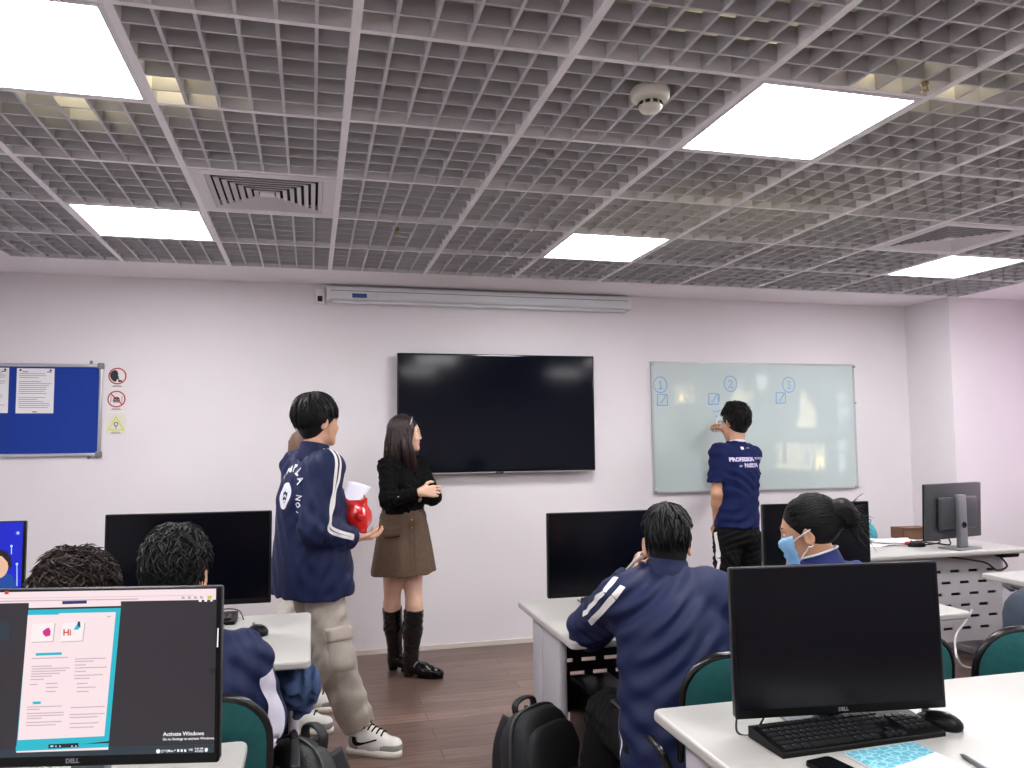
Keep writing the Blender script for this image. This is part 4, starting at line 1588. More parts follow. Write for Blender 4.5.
def surface_nets(V, lo, h):
    S = V < 0
    c = np.zeros(tuple(n - 1 for n in V.shape), np.uint8)
    for dx in (0, 1):
        for dy in (0, 1):
            for dz in (0, 1):
                c += S[dx:S.shape[0] - 1 + dx, dy:S.shape[1] - 1 + dy, dz:S.shape[2] - 1 + dz]
    act = (c > 0) & (c < 8)
    ijk = np.argwhere(act)
    ids = np.full(act.shape, -1, np.int32)
    ids[act] = np.arange(len(ijk))
    acc = np.zeros((len(ijk), 3)); cnt = np.zeros(len(ijk))
    cor = [(0, 0, 0), (1, 0, 0), (0, 1, 0), (1, 1, 0), (0, 0, 1), (1, 0, 1), (0, 1, 1), (1, 1, 1)]
    val = [V[ijk[:, 0] + a, ijk[:, 1] + b, ijk[:, 2] + d] for a, b, d in cor]
    for i in range(8):
        for j in range(i + 1, 8):
            df = [cor[j][q] - cor[i][q] for q in range(3)]
            if sum(abs(x) for x in df) != 1:
                continue
            m = (val[i] < 0) != (val[j] < 0)
            t = val[i] / (val[i] - val[j] + 1e-20)
            p = np.array(cor[i])[None] + t[:, None] * np.array(df)[None]
            acc[m] += p[m]; cnt[m] += 1
    P = lo + (ijk + acc / cnt[:, None]) * h
    F = []
    for ax in range(3):
        s0 = [slice(None)] * 3; s1 = [slice(None)] * 3
        s0[ax] = slice(0, -1); s1[ax] = slice(1, None)
        ch = S[tuple(s0)] != S[tuple(s1)]
        e = np.argwhere(ch)
        a1, a2 = (ax + 1) % 3, (ax + 2) % 3
        e = e[(e[:, a1] > 0) & (e[:, a2] > 0) & (e[:, a1] < act.shape[a1]) & (e[:, a2] < act.shape[a2]) & (e[:, ax] < act.shape[ax])]
        def cell(o1, o2):
            q = e.copy(); q[:, a1] += o1; q[:, a2] += o2
            return ids[q[:, 0], q[:, 1], q[:, 2]]
        quad = np.stack([cell(-1, -1), cell(0, -1), cell(0, 0), cell(-1, 0)], 1)
        ins = S[e[:, 0], e[:, 1], e[:, 2]]
        quad[~ins] = quad[~ins][:, ::-1]
        F.append(quad)
    F = np.concatenate(F)
    F = F[(F >= 0).all(1)]
    return P, F


def np_obj(name, P, F, mats, parent=None, base=None, mi=None):
    base = np.zeros(3) if base is None else base
    me = bpy.data.meshes.new(name)
    P = (P - base).astype(np.float32)
    me.vertices.add(len(P)); me.vertices.foreach_set('co', P.ravel())
    me.loops.add(F.size); me.loops.foreach_set('vertex_index', F.ravel().astype(np.int32))
    me.polygons.add(len(F))
    me.polygons.foreach_set('loop_start', np.arange(0, F.size, 4, dtype=np.int32))
    me.polygons.foreach_set('use_smooth', np.ones(len(F), bool))
    if not isinstance(mats, (list, tuple)):
        mats = [mats]
    for m in mats:
        me.materials.append(m)
    if mi is not None:
        me.polygons.foreach_set('material_index', mi.astype(np.int32))
    me.update(calc_edges=True)
    me.validate()
    o = bpy.data.objects.new(name, me)
    COL.objects.link(o)
    if parent is not None:
        o.parent = parent
    return o


def wrinkles(seed, amp=.004, wl=(.06, .16), n=9, stretch=(1, 1, 1)):
    r = np.random.RandomState(seed)
    ks = []
    for i in range(n):
        d = unit(r.randn(3) * np.array(stretch))
        ks.append((d * 2 * PI / r.uniform(*wl), r.uniform(0, 6.28)))

    ks2 = []
    for i in range(5):
        d = unit(r.randn(3) * np.array((.7, .7, 1.0)))
        ks2.append((d * 2 * PI / r.uniform(wl[0] * .9, wl[1] * .8), unit(r.randn(3)) * 2 * PI / (wl[1] * 1.6), unit(r.randn(3)) * 2 * PI / (wl[1] * 1.9), r.uniform(0, 6.28, 3)))

    def f(P):
        s = 0
        for kv, kw, km, ph in ks2:
            a = np.sin(P @ kv + ph[0] + 1.6 * np.sin(P @ kw + ph[1]))
            m = np.clip(.35 + .75 * np.sin(P @ km + ph[2]), 0, 1)
            s = s + m * (1 - 2 * a * a)
        return -amp * .75 * s
    return f


def seen(S, px, py, Y0=1.2, Y1=6.0, off=.002):
    """Point of surface S met by a sight line (falls back to None)."""
    a, b = V3(at(px, py, Y0)), V3(at(px, py, Y1))
    L = np.linalg.norm(b - a); d = (b - a) / L
    t = 0.0
    for _ in range(200):
        v = S.ev((a + d * t)[None])[0]
        if v < off:
            return a + d * t
        t += max(v * .7, .002)
        if t > L:
            return None
    return None


class Fig:
    """One person: joints in world metres."""

    def __init__(self, base):
        self.base = V3(base)
        self.J = {}
        self.S = SDF()
        self.root = None


def head_frame(c, F, U=(0, 0, 1)):
    F = unit(F); R = unit(np.cross(F, U)); U = np.cross(R, F)
    return V3(c), R, F, U


def add_head(S, hf, neck, scale=1.0, female=False, nr=.050):
    c, R, F, U = hf
    ax = [R, F, U]
    L = lambda r, f, u: c + (R * r + F * f + U * u) * scale
    e = lambda p, rad, k, sub=False: S.ell(L(*p), np.array(rad) * scale, ax, k, sub)
    S.rc(L(0, -.022, -.075), neck, nr * scale, nr * 1.06, .025)
    e((0, -.012, .034), (.074, .094, .086), .02)
    e((0, .030, -.015), (.062, .062, .082), .03)
    e((0, .032, -.072), (.049 if female else .053, .050, .042), .03)
    e((0, .071, -.103), (.019, .018, .015), .03)
    for s in (-1, 1):
        e((s * .036, .066, -.030), (.020, .018, .022), .02)         # cheeks
    S.rc(L(-.03, .080, .022), L(.03, .080, .022), .011 * scale, None, .015)
    for s in (-1, 1):
        e((s * .031, .098, .002), (.016, .014, .010), .010, True)   # eye hollows
    S.rc(L(0, .086, .008), L(0, .0985 if female else .102, -.030), .0075 * scale, .0105 * scale, .010)
    for s in (-1, 1):
        e((s * .011, .093, -.034), (.008, .009, .007), .006)        # nostril wings
    e((0, .083, -.060), (.022, .012, .0065), .004)
    e((0, .082, -.071), (.019, .012, .0070), .004)
    for s in (-1, 1):                                              # ears
        S.ell(L(s * .078, -.008, -.010), np.array((.008, .019, .032)) * scale, [R * s * .9 + F * -.35, F, U + F * -.2], .006)
        S.ell(L(s * .087, -.004, -.008), np.array((.006, .011, .020)) * scale, [R * s * .9 + F * -.35, F, U + F * -.2], .004, True)


def add_hand(S, wrist, d, n, t, curl=(.3, .35, .3), spread=.06, scale=1.0, thumb=.5, rr=1.0):
    """d: finger direction, n: the way the palm faces, t: thumb side."""
    d = unit(d); n = unit(n - d * np.dot(n, d)); t = unit(t - d * np.dot(t, d) - n * np.dot(t, n))
    w = V3(wrist)
    off = (.030, .010, -.010, -.029)
    ln = (.070, .078, .072, .056)
    for i in range(4):
        kn = w + (d * (.088 - .004 * abs(i - 1)) + t * off[i]) * scale
        S.rc(w + t * off[i] * .45 * scale, kn, .0145 * scale, .0115 * scale, .012)
        dd = unit(d + t * spread * (1.5 - i) * .6)
        p = kn
        a = 0
        r = .0088 * scale * rr
        for j, (fr, cj) in enumerate(zip((.44, .31, .25), curl)):
            a += cj * (1 + .12 * i)
            q = p + (dd * math.cos(a) + n * math.sin(a)) * ln[i] * fr * scale
            S.rc(p, q, r, r * .9, .004)
            p = q; r *= .9
    b = w + (d * .022 + t * .026) * scale
    m = b + unit(d * .62 + t * .68 + n * .25) * .042 * scale
    e = m + unit(d * .85 + t * .25 + n * thumb) * .032 * scale
    f = e + unit(d * .85 - t * .05 + n * thumb) * .024 * scale
    S.rc(w + t * .01 * scale, b, .017 * scale, .015 * scale, .012)
    S.rc(b, m, .0135 * scale, .0105 * scale, .008)
    S.rc(m, e, .0105 * scale, .0095 * scale, .004)
    S.rc(e, f, .0095 * scale, .0078 * scale, .004)


def ribbon(mb, S, pts, side, w, base, off=.0018, mi=0, n=10, taper=None):
    """Band of cloth lying on surface S along a path."""
    P = [np.array(p) for p in catmull([Vector(p) for p in pts], n)]
    N = len(P)
    keep, S.disp = S.disp, None            # lay the band along the smooth form first
    P = list(S.snap(np.array(P), 0.0))
    nrm = S.grad(np.array(P))
    for _ in range(3):
        nrm[1:-1] = nrm[:-2] + nrm[1:-1] * 2 + nrm[2:]
        nrm /= np.linalg.norm(nrm, axis=1)[:, None]
    S.disp = keep
    rows = []
    for i, p in enumerate(P):
        t = unit(P[min(i + 1, N - 1)] - P[max(i - 1, 0)])
        s = side if not callable(side) else side(i / (N - 1))
        s = np.array(s, float)
        s = s - nrm[i] * np.dot(nrm[i], s)
        s = unit(s - t * np.dot(t, s))
        ww = w if taper is None else w * taper(i / (N - 1))
        rows.append([p + s * ww * u for u in (-.5, -.17, .17, .5)])
    Q = np.array(rows).reshape(-1, 3)
    nn = np.repeat(nrm, 4, axis=0)
    Q = Q + nn * .03
    for _ in range(40):
        Q = Q - nn * (np.clip(S.ev(Q) - off, -.01, .01) * .7)[:, None]
    A = Q - base
    f = []
    for i in range(N - 1):
        for k in range(3):
            f.append((i * 4 + k, i * 4 + k + 1, (i + 1) * 4 + k + 1, (i + 1) * 4 + k))
    mb.add([tuple(a) for a in A], f, mi, True)
    return mb


def text_on(mb, S, s, size, c, right, up, base, bold=0.0, mi=0, wide=1.0, rot=0.0, off=.002):
    vs, fs = text_mesh(s, size, bold)
    right, up = unit(right), unit(up)
    n = np.cross(right, up)
    P = np.array([[v.x * wide * math.cos(rot) - v.y * math.sin(rot), v.x * wide * math.sin(rot) + v.y * math.cos(rot)] for v in vs])
    W = V3(c) + P[:, :1] * right + P[:, 1:] * up
    W = S.cast(W, n, off) - base
    return mb.add([tuple(a) for a in W], fs, mi)


# ------------------------------------------------------------------- hair
def strand_mesh(mb, pts, r, seg=5, flat=.5, mi=0):
    n = len(pts)
    rad = [r * (.55 + .6 * math.sin(PI * min(1, (i + .6) / n))) * (1 if i < n - 1 else .15) for i in range(n)]
    mb.tube(pts, rad, seg, mi, False, None, True, flat)


def short_hair(fig, hf, m, seed, scale=1.0, top=.02, side=.010, n=260, length=.5, mess=.25, part=0.0, low_back=-.055, low_side=-.008, fringe=.03, side_lim=1.52, back_lim=2.3, ear_clear=False, face_u=.11, rad=.0055, whorl=(0, -.045), name='hair', h=.005, volume=(0, 0, 0), sweep=(0, 0)):
    """Cap of hair with separate locks laid over it."""
    c, R, F, U = hf
    L = lambda r, f, u: c + (R * r + F * f + U * u) * scale
    S = SDF()
    cc = (0 + volume[0], -.016 + volume[1], .040 + volume[2])
    rads = np.array((.074 + side, .094 + side, .086 + top))
    S.ell(L(*cc), rads * scale, [R, F, U], .01)
    # clear the face and the ears, keep the nape
    S.ell(L(0, .115, -.045), np.array((.072, .085, face_u)) * scale, [R, F, U], .012, True)
    for s in (-1, 1):
        S.ell(L(s * .095, .020, -.060), np.array((.035, .050, .052)) * scale, [R, F, U], .012, True)
    S.ell(L(0, -.048, -.040), np.array((.060, .050, .060)) * scale, [R, F, U], .03)
    if ear_clear:
        for s in (-1, 1):
            S.ell(L(s * .100, -.004, -.022), np.array((.036, .034, .042)) * scale, [R, F, U], .010, True)
    S.clip(L(0, 0, low_back), -U * 1.0 + F * .35)
    P, Fc = S.mesh(h)
    mb = MB()
    mb.add([tuple(p) for p in (P - fig.base)], [tuple(q) for q in Fc], 0, True)
    rs = np.random.RandomState(seed)
    wc = np.array((part, whorl[1]))
    for i in range(n):
        az = rs.uniform(-PI, PI)
        fwd = math.cos(az)
        lim = back_lim if fwd < -.35 else (1.30 + fringe * 4 if fwd > .5 else side_lim)
        th0 = rs.uniform(0, 1) ** .7 * (lim - .35)
        dth = length * rs.uniform(.6, 1.2)
        th1 = min(th0 + dth, lim + rs.uniform(-.08, .08))
        if th1 - th0 < .12:
            continue
        if ear_clear and abs(abs(az) - 1.65) < .42 and th1 > 1.42:
            continue
        pts = []
        tw = rs.uniform(-1, 1) * mess * 1.4
        lift = rs.uniform(.0, 1.0)
        curlp = rs.uniform(0, 6.28)
        for j in range(6):
            t = j / 5
            th = th0 + (th1 - th0) * t
            a = az + tw * t + sweep[0] * t
            dr = np.array((math.sin(th) * math.sin(a), math.sin(th) * math.cos(a) - .35 * math.cos(th) * .5, math.cos(th)))
            dr = dr / np.linalg.norm(dr)
            q = 1.0 / np.sqrt(((dr / rads) ** 2).sum())
            out = q * (1.0) + (.001 + .010 * lift * t * (1 + 2 * mess) + mess * .006 * math.sin(curlp + 5 * t))
            v = dr * out + np.array(cc)
            pts.append(Vector(L(*v) - fig.base))
        strand_mesh(mb, pts, rad * rs.uniform(.7, 1.2) * scale)
    return mb.build(name, m, fig.root)
# ================================================================ people
def skin_mat(name, rgb):
    m = mat(name, srgb(*rgb), .5, noise=.04, nscale=30)
    b = m.node_tree.nodes['Principled BSDF']
    b.inputs['Subsurface Weight'].default_value = .12
    b.inputs['Subsurface Radius'].default_value = (.02, .008, .005)
    return m


SK1 = skin_mat('skin', (214, 168, 140))
SK2 = skin_mat('skin_light', (226, 184, 160))
SK3 = skin_mat('skin_tan', (198, 150, 120))
LIP = mat('lips', srgb(176, 96, 92), .4)
M_hairb = mat('black_hair', srgb(12, 11, 13), .5, spec=.3)
M_hairc = mat('curly_brown_black_hair', srgb(40, 31, 28), .6, spec=.3)
M_hairw = mat('dark_brown_long_hair', srgb(44, 27, 26), .38, spec=.5)
M_hairbr = mat('brown_hair', srgb(104, 76, 60), .45)
M_eyew = mat('eye_white', srgb(232, 228, 226), .2)
M_eyed = mat('eye_dark', srgb(24, 16, 14), .15)
M_navy = mat('navy_track_cloth', srgb(18, 29, 68), .62, spec=.3, noise=.05, nscale=12, bump=.10, bscale=22)
M_navyt = mat('navy_cotton', srgb(18, 29, 74), .8, spec=.2, bump=.1, bscale=40)
M_blueshirt = mat('blue_cotton', srgb(30, 46, 112), .75, bump=.1, bscale=40)
M_stripe = mat('white_stripe', srgb(232, 230, 230), .6)
M_khaki = mat('khaki_cloth', srgb(166, 157, 147), .8, noise=.05, nscale=14, bump=.2, bscale=34)
M_blackc = mat('black_cloth', srgb(11, 11, 13), .85, spec=.2, bump=.15, bscale=50)
M_knit = mat('black_knit', srgb(9, 9, 11), .9, spec=.15, bump=.25, bscale=220)
M_suede = mat('brown_suede', srgb(94, 75, 60), .9, noise=.12, nscale=30, bump=.15, bscale=120)
M_leather = mat('black_leather', srgb(14, 14, 15), .22, spec=.5, bump=.04, bscale=30)
M_shoe = mat('white_shoe_leather', srgb(222, 220, 214), .5)
M_shoeg = mat('grey_shoe_panel', srgb(150, 148, 144), .6)
M_sole = mat('white_sole', srgb(226, 222, 212), .6)
M_lav = mat('pale_lavender_cloth', srgb(216, 212, 228), .7, bump=.1, bscale=40)
M_prints = mat('white_print', srgb(225, 226, 236), .6)
M_printp = mat('pale_violet_print', srgb(206, 200, 232), .6)
M_light = mat('pale_trouser_cloth', srgb(196, 190, 182), .8)


def person(label, base, group=None):
    f = Fig(base)
    return f, label


def finish_body(fig, label, skin, h=.0045, lips=None, mats=None):
    P, Fc = fig.S.mesh(h)
    mi = np.zeros(len(Fc))
    ml = [skin]
    if lips is not None:
        c, R, F, U = lips
        q = P[Fc].mean(1) - c
        r, f, u = q @ R, q @ F, q @ U
        m = (np.abs(r) < .022) & (f > .078) & (np.abs(u + .0655) < .011) & (((r / .022) ** 2 + ((u + .0655) / .0115) ** 2) < 1)
        mi[m] = 1
        ml.append(LIP)
    o = np_obj('person', P, Fc, ml, None, fig.base, mi)
    o.location = fig.base
    tag(o, label, 'person')
    fig.root = o
    return o


def face_parts(fig, hf, brow=None, look=(0, 0), k=1.0):
    c, R, F, U = hf
    L = lambda r, f, u: c + (R * r + F * f + U * u) * k
    for s in (-1, 1):
        bm = bmesh.new(); bmesh.ops.create_uvsphere(bm, u_segments=16, v_segments=10, radius=.0125)
        p = L(s * .031, .0725, .002) - fig.base
        mb = MB().bm(bm, 0, True, Matrix.Translation(p) @ Matrix.Diagonal((1, 1, .72, 1)))
        bm = bmesh.new(); bmesh.ops.create_uvsphere(bm, u_segments=12, v_segments=8, radius=.0066)
        d = unit(F + R * look[0] + U * look[1])
        mb.bm(bm, 1, True, Matrix.Translation(p + d * .0072))
        mb.build('eye', [M_eyew, M_eyed], fig.root)
        pts = [L(s * .014, .0925, .026), L(s * .030, .0915, .031), L(s * .048, .078, .026)]
        P = fig.S.snap(np.array([np.array(x) for x in catmull([Vector(q) for q in pts], 5)]), .001) - fig.base
        strand_mesh(m2 := MB(), [Vector(q) for q in P], .0038)
        m2.build('eyebrow', brow or M_hairb, fig.root)


def limbs(fig, arms=True, legs=True, ua=.046, fa=.040, wr=.027, th=.078, kn=.055, an=.038, foot=None):
    S, J = fig.S, fig.J
    for s in 'LR':
        if arms:
            S.rc(J['S' + s], J['E' + s], ua, fa * 1.0, .03)
            m = lerp(J['E' + s], J['W' + s], .3)
            S.rc(J['E' + s], m, fa, fa * 1.02, .03)
            S.rc(m, J['W' + s], fa * 1.02, wr, .03)
        if legs:
            S.rc(J['H' + s], J['K' + s], th, kn, .03)
            m = lerp(J['K' + s], J['A' + s], .3)
            S.rc(J['K' + s], m, kn, kn * .98, .03)
            S.rc(m, J['A' + s], kn * .98, an, .03)
            if foot and foot.get(s) is not None:
                S.rc(J['A' + s], V3(J['A' + s]) + V3(foot[s]) * .11 - V3(0, 0, .052), an * .9, .024, .02)
    a = lerp(J['N'], J['P'], .20); b = lerp(J['N'], J['P'], .5)
    S.rc(lerp(J['SL'], a, .35) - V3(0, 0, .01), lerp(J['SR'], a, .35) - V3(0, 0, .01), .040, .040, .03)
    for s in 'LR':
        S.rc(lerp(J['S' + s], a, .35) - V3(0, 0, .01), J['S' + s], .040, .042, .02)
    S.rc(J['N'], a, .05, .070, .02)
    S.rc(a, b, .075, .085, .03)
    S.rc(b, J['P'], .085, .092, .03)


def axes_of(fig, F):
    U = unit(V3(fig.J['N']) - V3(fig.J['P']))
    F = unit(V3(F) - U * np.dot(F, U))
    return [np.cross(F, U), F, U]


def torso_cloth(S, fig, F, hem, tab, k=.05):
    ax = axes_of(fig, F)
    S.loft(fig.J['N'], ax, tab, k)
    return ax


def jacket(fig, F, m, seed, ch=.055, hem=-.66, wid=1.0, dep=1.0, hemx=1.0, sl=(.085, .074, .058), amp=.005, h=.006, collar=True, name='jacket', cuff=True, wl=(.07, .18), sides='LR', back=0.0, lean=0.0):
    S = SDF(wrinkles(seed, amp, wl))
    J = fig.J
    tab = [(hem, .215 * wid * hemx, .165 * dep * hemx, 0, 0), (hem * .8, .218 * wid * hemx ** .7, .160 * dep * hemx ** .7, 0, 0), (hem * .55, .210 * wid, .150 * dep, 0, -.005), (hem * .32, .208 * wid, .142 * dep, 0, -.010),
           (-.12, .190 * wid, .118 * dep, 0, -.012), (-.055, .150 * wid, .092 * dep, 0, -.006), (-.015, .100 * wid, .075, 0, .004), (.02, .070, .066, 0, .012)]
    ax = torso_cloth(S, fig, F, hem, tab)
    for s in sides:
        sh = V3(J['S' + s]); e = V3(J['E' + s]); w = V3(J['W' + s])
        S.rc(lerp(J['N'], sh, .75), sh, .07, .072, .05)
        S.rc(sh, e, sl[0], sl[1], .035)
        S.rc(e, lerp(e, w, .95), sl[1], sl[2], .03, flat_b=True)
    P, Fc = S.mesh(h)
    o = np_obj(name, P, Fc, m, fig.root, fig.base)
    if collar:
        c = SDF()
        N = V3(J['N'])
        hd = unit(V3(J['HD']) - N)
        c.rc(N - hd * .015, N + hd * ch, .074, .068, .01, flat_b=True)
        c.rc(N - hd * .03, N + hd * .08, .060, .058, .004, sub=True)
        P, Fc = c.mesh(.004)
        np_obj('collar', P, Fc, m, o, fig.base)
    if cuff:
        for s in sides:
            e = V3(J['E' + s]); w = V3(J['W' + s]); d = unit(w - e)
            c = SDF(); c.rc(lerp(e, w, .95) - d * .03, lerp(e, w, .95) + d * .012, sl[2] + .004, sl[2] - .002, .004, flat_a=True, flat_b=True)
            P, Fc = c.mesh(.005)
            np_obj('cuff', P, Fc, m, o, fig.base)
    return o, S, ax


def trousers(fig, m, seed, r=(.105, .085, .075), amp=.005, h=.007, belt=.04, name='trousers', end=.93, wl=(.06, .16), pr=.135):
    S = SDF(wrinkles(seed, amp, wl))
    J = fig.J
    S.ell(V3(J['P']) + V3(0, 0, .02), (.165, .13, .12) if pr is None else (pr * 1.2, pr, .12), None, .03)
    for s in 'LR':
        S.rc(J['H' + s], J['K' + s], r[0], r[1], .035)
        S.rc(J['K' + s], lerp(J['K' + s], J['A' + s], end), r[1], r[2], .03, flat_b=True)
    P, Fc = S.mesh(h)
    return np_obj(name, P, Fc, m, fig.root, fig.base), S


def sneaker(fig, heel, d, side, swoosh=False, up=.10):
    """heel: ground point under the heel; d: toe direction; side: +1 right foot."""
    heel = V3(heel); d = unit(V3(d[0], d[1], 0)); s = V3(d[1], -d[0], 0)
    Z = V3(0, 0, 1)
    L = lambda f, r, u: heel + d * f + s * r + Z * u
    S = SDF()
    S.rc(L(.045, 0, .055), L(.13, 0, .055), .040, .042, .02)
    S.rc(L(.13, 0, .052), L(.225, -.004 * side, .042), .043, .040, .03)
    S.rc(L(.055, 0, .06), L(.045, 0, .06 + up), .044, .046, .03, flat_b=True)
    S.rc(L(.07, 0, .10), L(.15, 0, .075), .038, .030, .03)
    S.clip(L(0, 0, .022), -Z)
    P, Fc = S.mesh(.0045)
    c = P[Fc].mean(1) - heel
    f = c @ d; u = c[:, 2]
    mi = ((f < .065) & (u < .085)) | ((f > .175) & (u < .05)) | ((f > .19))
    mi2 = np.where(mi & ~((f > .19) & (u > .055)), 1, 0)
    o = np_obj('shoe', P, Fc, [M_shoe, M_shoeg], fig.root, fig.base, mi2)
    out = [(-.002, -.03), (.02, -.041), (.08, -.040), (.15, -.045), (.21, -.043), (.25, -.03), (.266, -.006), (.262, .018), (.24, .038), (.2, .045), (.14, .042), (.08, .04), (.02, .041), (-.002, .03)]
    M = Matrix(((d[0], s[0], 0, heel[0] - fig.base[0]), (d[1], s[1], 0, heel[1] - fig.base[1]), (0, 0, 1, heel[2] - fig.base[2]), (0, 0, 0, 1)))
    MB().prism(list(reversed(out)), .001, .030, M=M, smooth=True).build('sole', M_sole, o)
    lc = MB()
    for k in range(5):
        t = k / 4
        f0, u0 = .085 + .085 * t, .118 - .030 * t
        a = np.array([L(f0, -.026 + .004 * t, u0), L(f0 + .006, 0, u0 + .02), L(f0, .026 - .004 * t, u0)])
        a = S.snap(np.array([np.array(q) for q in catmull([Vector(x) for x in a], 5)]), .003) - fig.base
        lc.tube([Vector(q) for q in a], .0038, 6)
    lc.build('laces', M_blackc, o)
    cl = MB()
    a = S.snap(np.array([L(.045 + .047 * math.cos(t), .047 * math.sin(t), .058 + up - .012) for t in np.linspace(0, 2 * PI, 24)]), .002) - fig.base
    cl.tube([Vector(q) for q in a], .006, 6)
    cl.build('ankle_collar', M_blackc, o)
    if swoosh:
        sw = MB()
        pts = [L(.045, side * .06, .088), L(.052, side * .06, .064), L(.075, side * .06, .056), (L(.11, side * .06, .066)), L(.165, side * .06, .088)]
        ribbon(sw, S, pts, Z, .020, fig.base, .0022, n=8, taper=lambda t: .35 + 1.1 * math.sin(PI * min(1, t * 1.2 + .12)) * (1 - t) + .02)
        sw.build('side_mark', M_blackc, o)
    return o


def stripes(fig, o, S, pts, side, w, gap, n=10, m=None, count=2, name='sleeve_stripe'):
    for q in range(count):
        off = (q - (count - 1) / 2) * gap
        P = [np.array(p) for p in pts]
        sd = [unit(side(i / (len(P) - 1)) if callable(side) else side) for i in range(len(P))]
        mb = MB()
        ribbon(mb, S, [p + s * off for p, s in zip(P, sd)], side, w, fig.base, .0022, n=n)
        mb.build(name, m or M_stripe, o)


# ---------------------------------------------- A: student holding red pot
fa = Fig((.12, 3.95, 0))
FA = V3(.90, .44, 0); RA = V3(.44, -.90, 0)
N = V3(at(313, 455, 3.86)); Pv = V3(at(312, 572, 3.90))
J = fa.J
J.update(N=N, P=Pv, SR=N + RA * .165 + V3(-.01, 0, -.06), SL=N - RA * .165 + V3(0, 0, -.06),
         ER=V3(at(315, 529, 3.66)), WR=V3(at(352, 538, 3.78)), EL=V3(at(318, 530, 4.06)), WL=V3(at(341, 512, 4.02)),
         HR=Pv + RA * .085, HL=Pv - RA * .085, KR=V3(at(334, 660, 3.76)), AR=V3(.232, 3.838, .10), KL=V3(.07, 4.09, .50), AL=V3(-.06, 4.20, .10))
hfA = head_frame(at(319, 422, 3.88), (.90, .43, -.02))
J['HD'] = hfA[0]
add_head(fa.S, hfA, N, .94)
limbs(fa, foot={'R': (.86, -.5, 0), 'L': (.95, -.3, 0)})
add_hand(fa.S, J['WR'], (.93, .32, -.02), (-.05, 0, 1), RA, curl=(.30, .40, .3))
add_hand(fa.S, J['WL'], (.9, -.1, .15), (0, -.5, 1), -RA, curl=(.5, .5, .4))
finish_body(fa, 'standing student in a navy jacket with white sleeve stripes, holding a red pot', SK1, .0045, hfA)
face_parts(fa, hfA, k=.94)
short_hair(fa, hfA, M_hairb, 3, .94, top=.022, side=.020, n=620, length=.75, mess=.16, low_back=-.070, rad=.0045, whorl=(0, -.05), h=.005, volume=(0, -.012, .004), fringe=.13, face_u=.080)
oA, SA, axA = jacket(fa, FA, M_navy, 11, hem=-.64, wid=1.0, dep=1.03, amp=.0032, sl=(.078, .072, .056), wl=(.10, .26), hemx=1.10)
outw = RA
pts = [N + RA * .075 + V3(0, 0, .0) + FA * .02, J['SR'] + RA * .05 + V3(0, 0, .06) + FA * .02, lerp(J['SR'], J['ER'], .35) + RA * .1 + FA * .03, lerp(J['SR'], J['ER'], .75) + RA * .1 + FA * .04, lerp(J['ER'], J['WR'], .25) + RA * .1 + V3(0, 0, .015), lerp(J['ER'], J['WR'], .93) + RA * .1 + V3(0, 0, .005)]
stripes(fa, oA, SA, pts, lambda t: FA * (1 - t) + V3(0, 0, 1) * t ** 2 + FA * .2, .014, .024)
cb_ = N - FA * .14 + V3(0, 0, -.155) + RA * .01
lt = MB()
for i, ch in enumerate('IMRLA'):
    a = 2.55 - i * .52
    text_on(lt, SA, ch, .046, cb_ + RA * (.085 * math.cos(a)) + V3(0, 0, .095 * math.sin(a)), RA, (0, 0, 1), fa.base, .0015, rot=a - PI / 2)
for i, ch in enumerate('NỘI'):
    text_on(lt, SA, ch, .034, cb_ + RA * .092 + V3(0, 0, -.035 - i * .032), RA, (0, 0, 1), fa.base, .001, rot=-1.75)
lt.build('back_lettering', M_prints, oA)
em = MB()
v, f = disc(.024, .045, 28)
W = np.array([cb_ + RA * p[0] + V3(0, 0, p[1] * 1.35 - .03) for p in v]); W = SA.cast(W, -axA[1], .0025) - fa.base
em.add([tuple(a) for a in W], f)
for q in range(3):
    v, f = stroke([(-.018, .02 - q * .02), (.0, .028 - q * .02), (.018, .02 - q * .02)], .008)
    W = np.array([cb_ + RA * p[0] + V3(0, 0, p[1] * 1.2 - .035) for p in v]); W = SA.cast(W, -axA[1], .0025) - fa.base
    em.add([tuple(a) for a in W], f)
em.build('back_emblem', M_prints, oA)
M_badge = mat('blue_badge', srgb(44, 130, 210), .5)
bd_ = MB()
v, f = disc(.0005, .04, 24)
cbd = N + FA * .14 + RA * .085 + V3(0, 0, -.20)
W = np.array([cbd + RA * p[0] + V3(0, 0, p[1]) for p in v]); W = SA.cast(W, FA + RA * .3, .003) - fa.base
bd_.add([tuple(a) for a in W], [tuple(reversed(q)) for q in f]); bd_.build('chest_badge', M_badge, oA)
tA, TA = trousers(fa, M_khaki, 5, r=(.098, .088, .080), amp=.0042, end=.90, wl=(.08, .22))
# cargo pocket on the near leg
pc_ = lerp(J['HR'], J['KR'], .60) + RA * .09 + FA * .015
dl_ = unit(J['KR'] - J['HR'])
for nm, (z0, z1), hw, off in (('cargo_pocket', (.02, .20), .092, .008), ('pocket_flap', (-.01, .060), .100, .017)):
    mb = MB()
    n = 8
    G = np.array([pc_ + dl_ * (z0 + (z1 - z0) * j / n) + FA * (hw * (2 * i / n - 1)) for j in range(n + 1) for i in range(n + 1)])
    G2 = TA.snap(G, off)
    edge = np.array([min(min(i, n - i), min(j, n - j)) for j in range(n + 1) for i in range(n + 1)])
    G3 = TA.snap(G, -.003)
    G2[edge == 0] = G3[edge == 0]
    f = [(j * (n + 1) + i, (j + 1) * (n + 1) + i, (j + 1) * (n + 1) + i + 1, j * (n + 1) + i + 1) for j in range(n) for i in range(n)]
    mb.add([tuple(q - fa.base) for q in G2], f, 0, True)
    mb.build(nm, M_khaki, tA)
sneaker(fa, (.185, 3.865, 0), (.86, -.50), 1, True)
sneaker(fa, (-.135, 4.20, 0), (.95, -.28), -1, False)

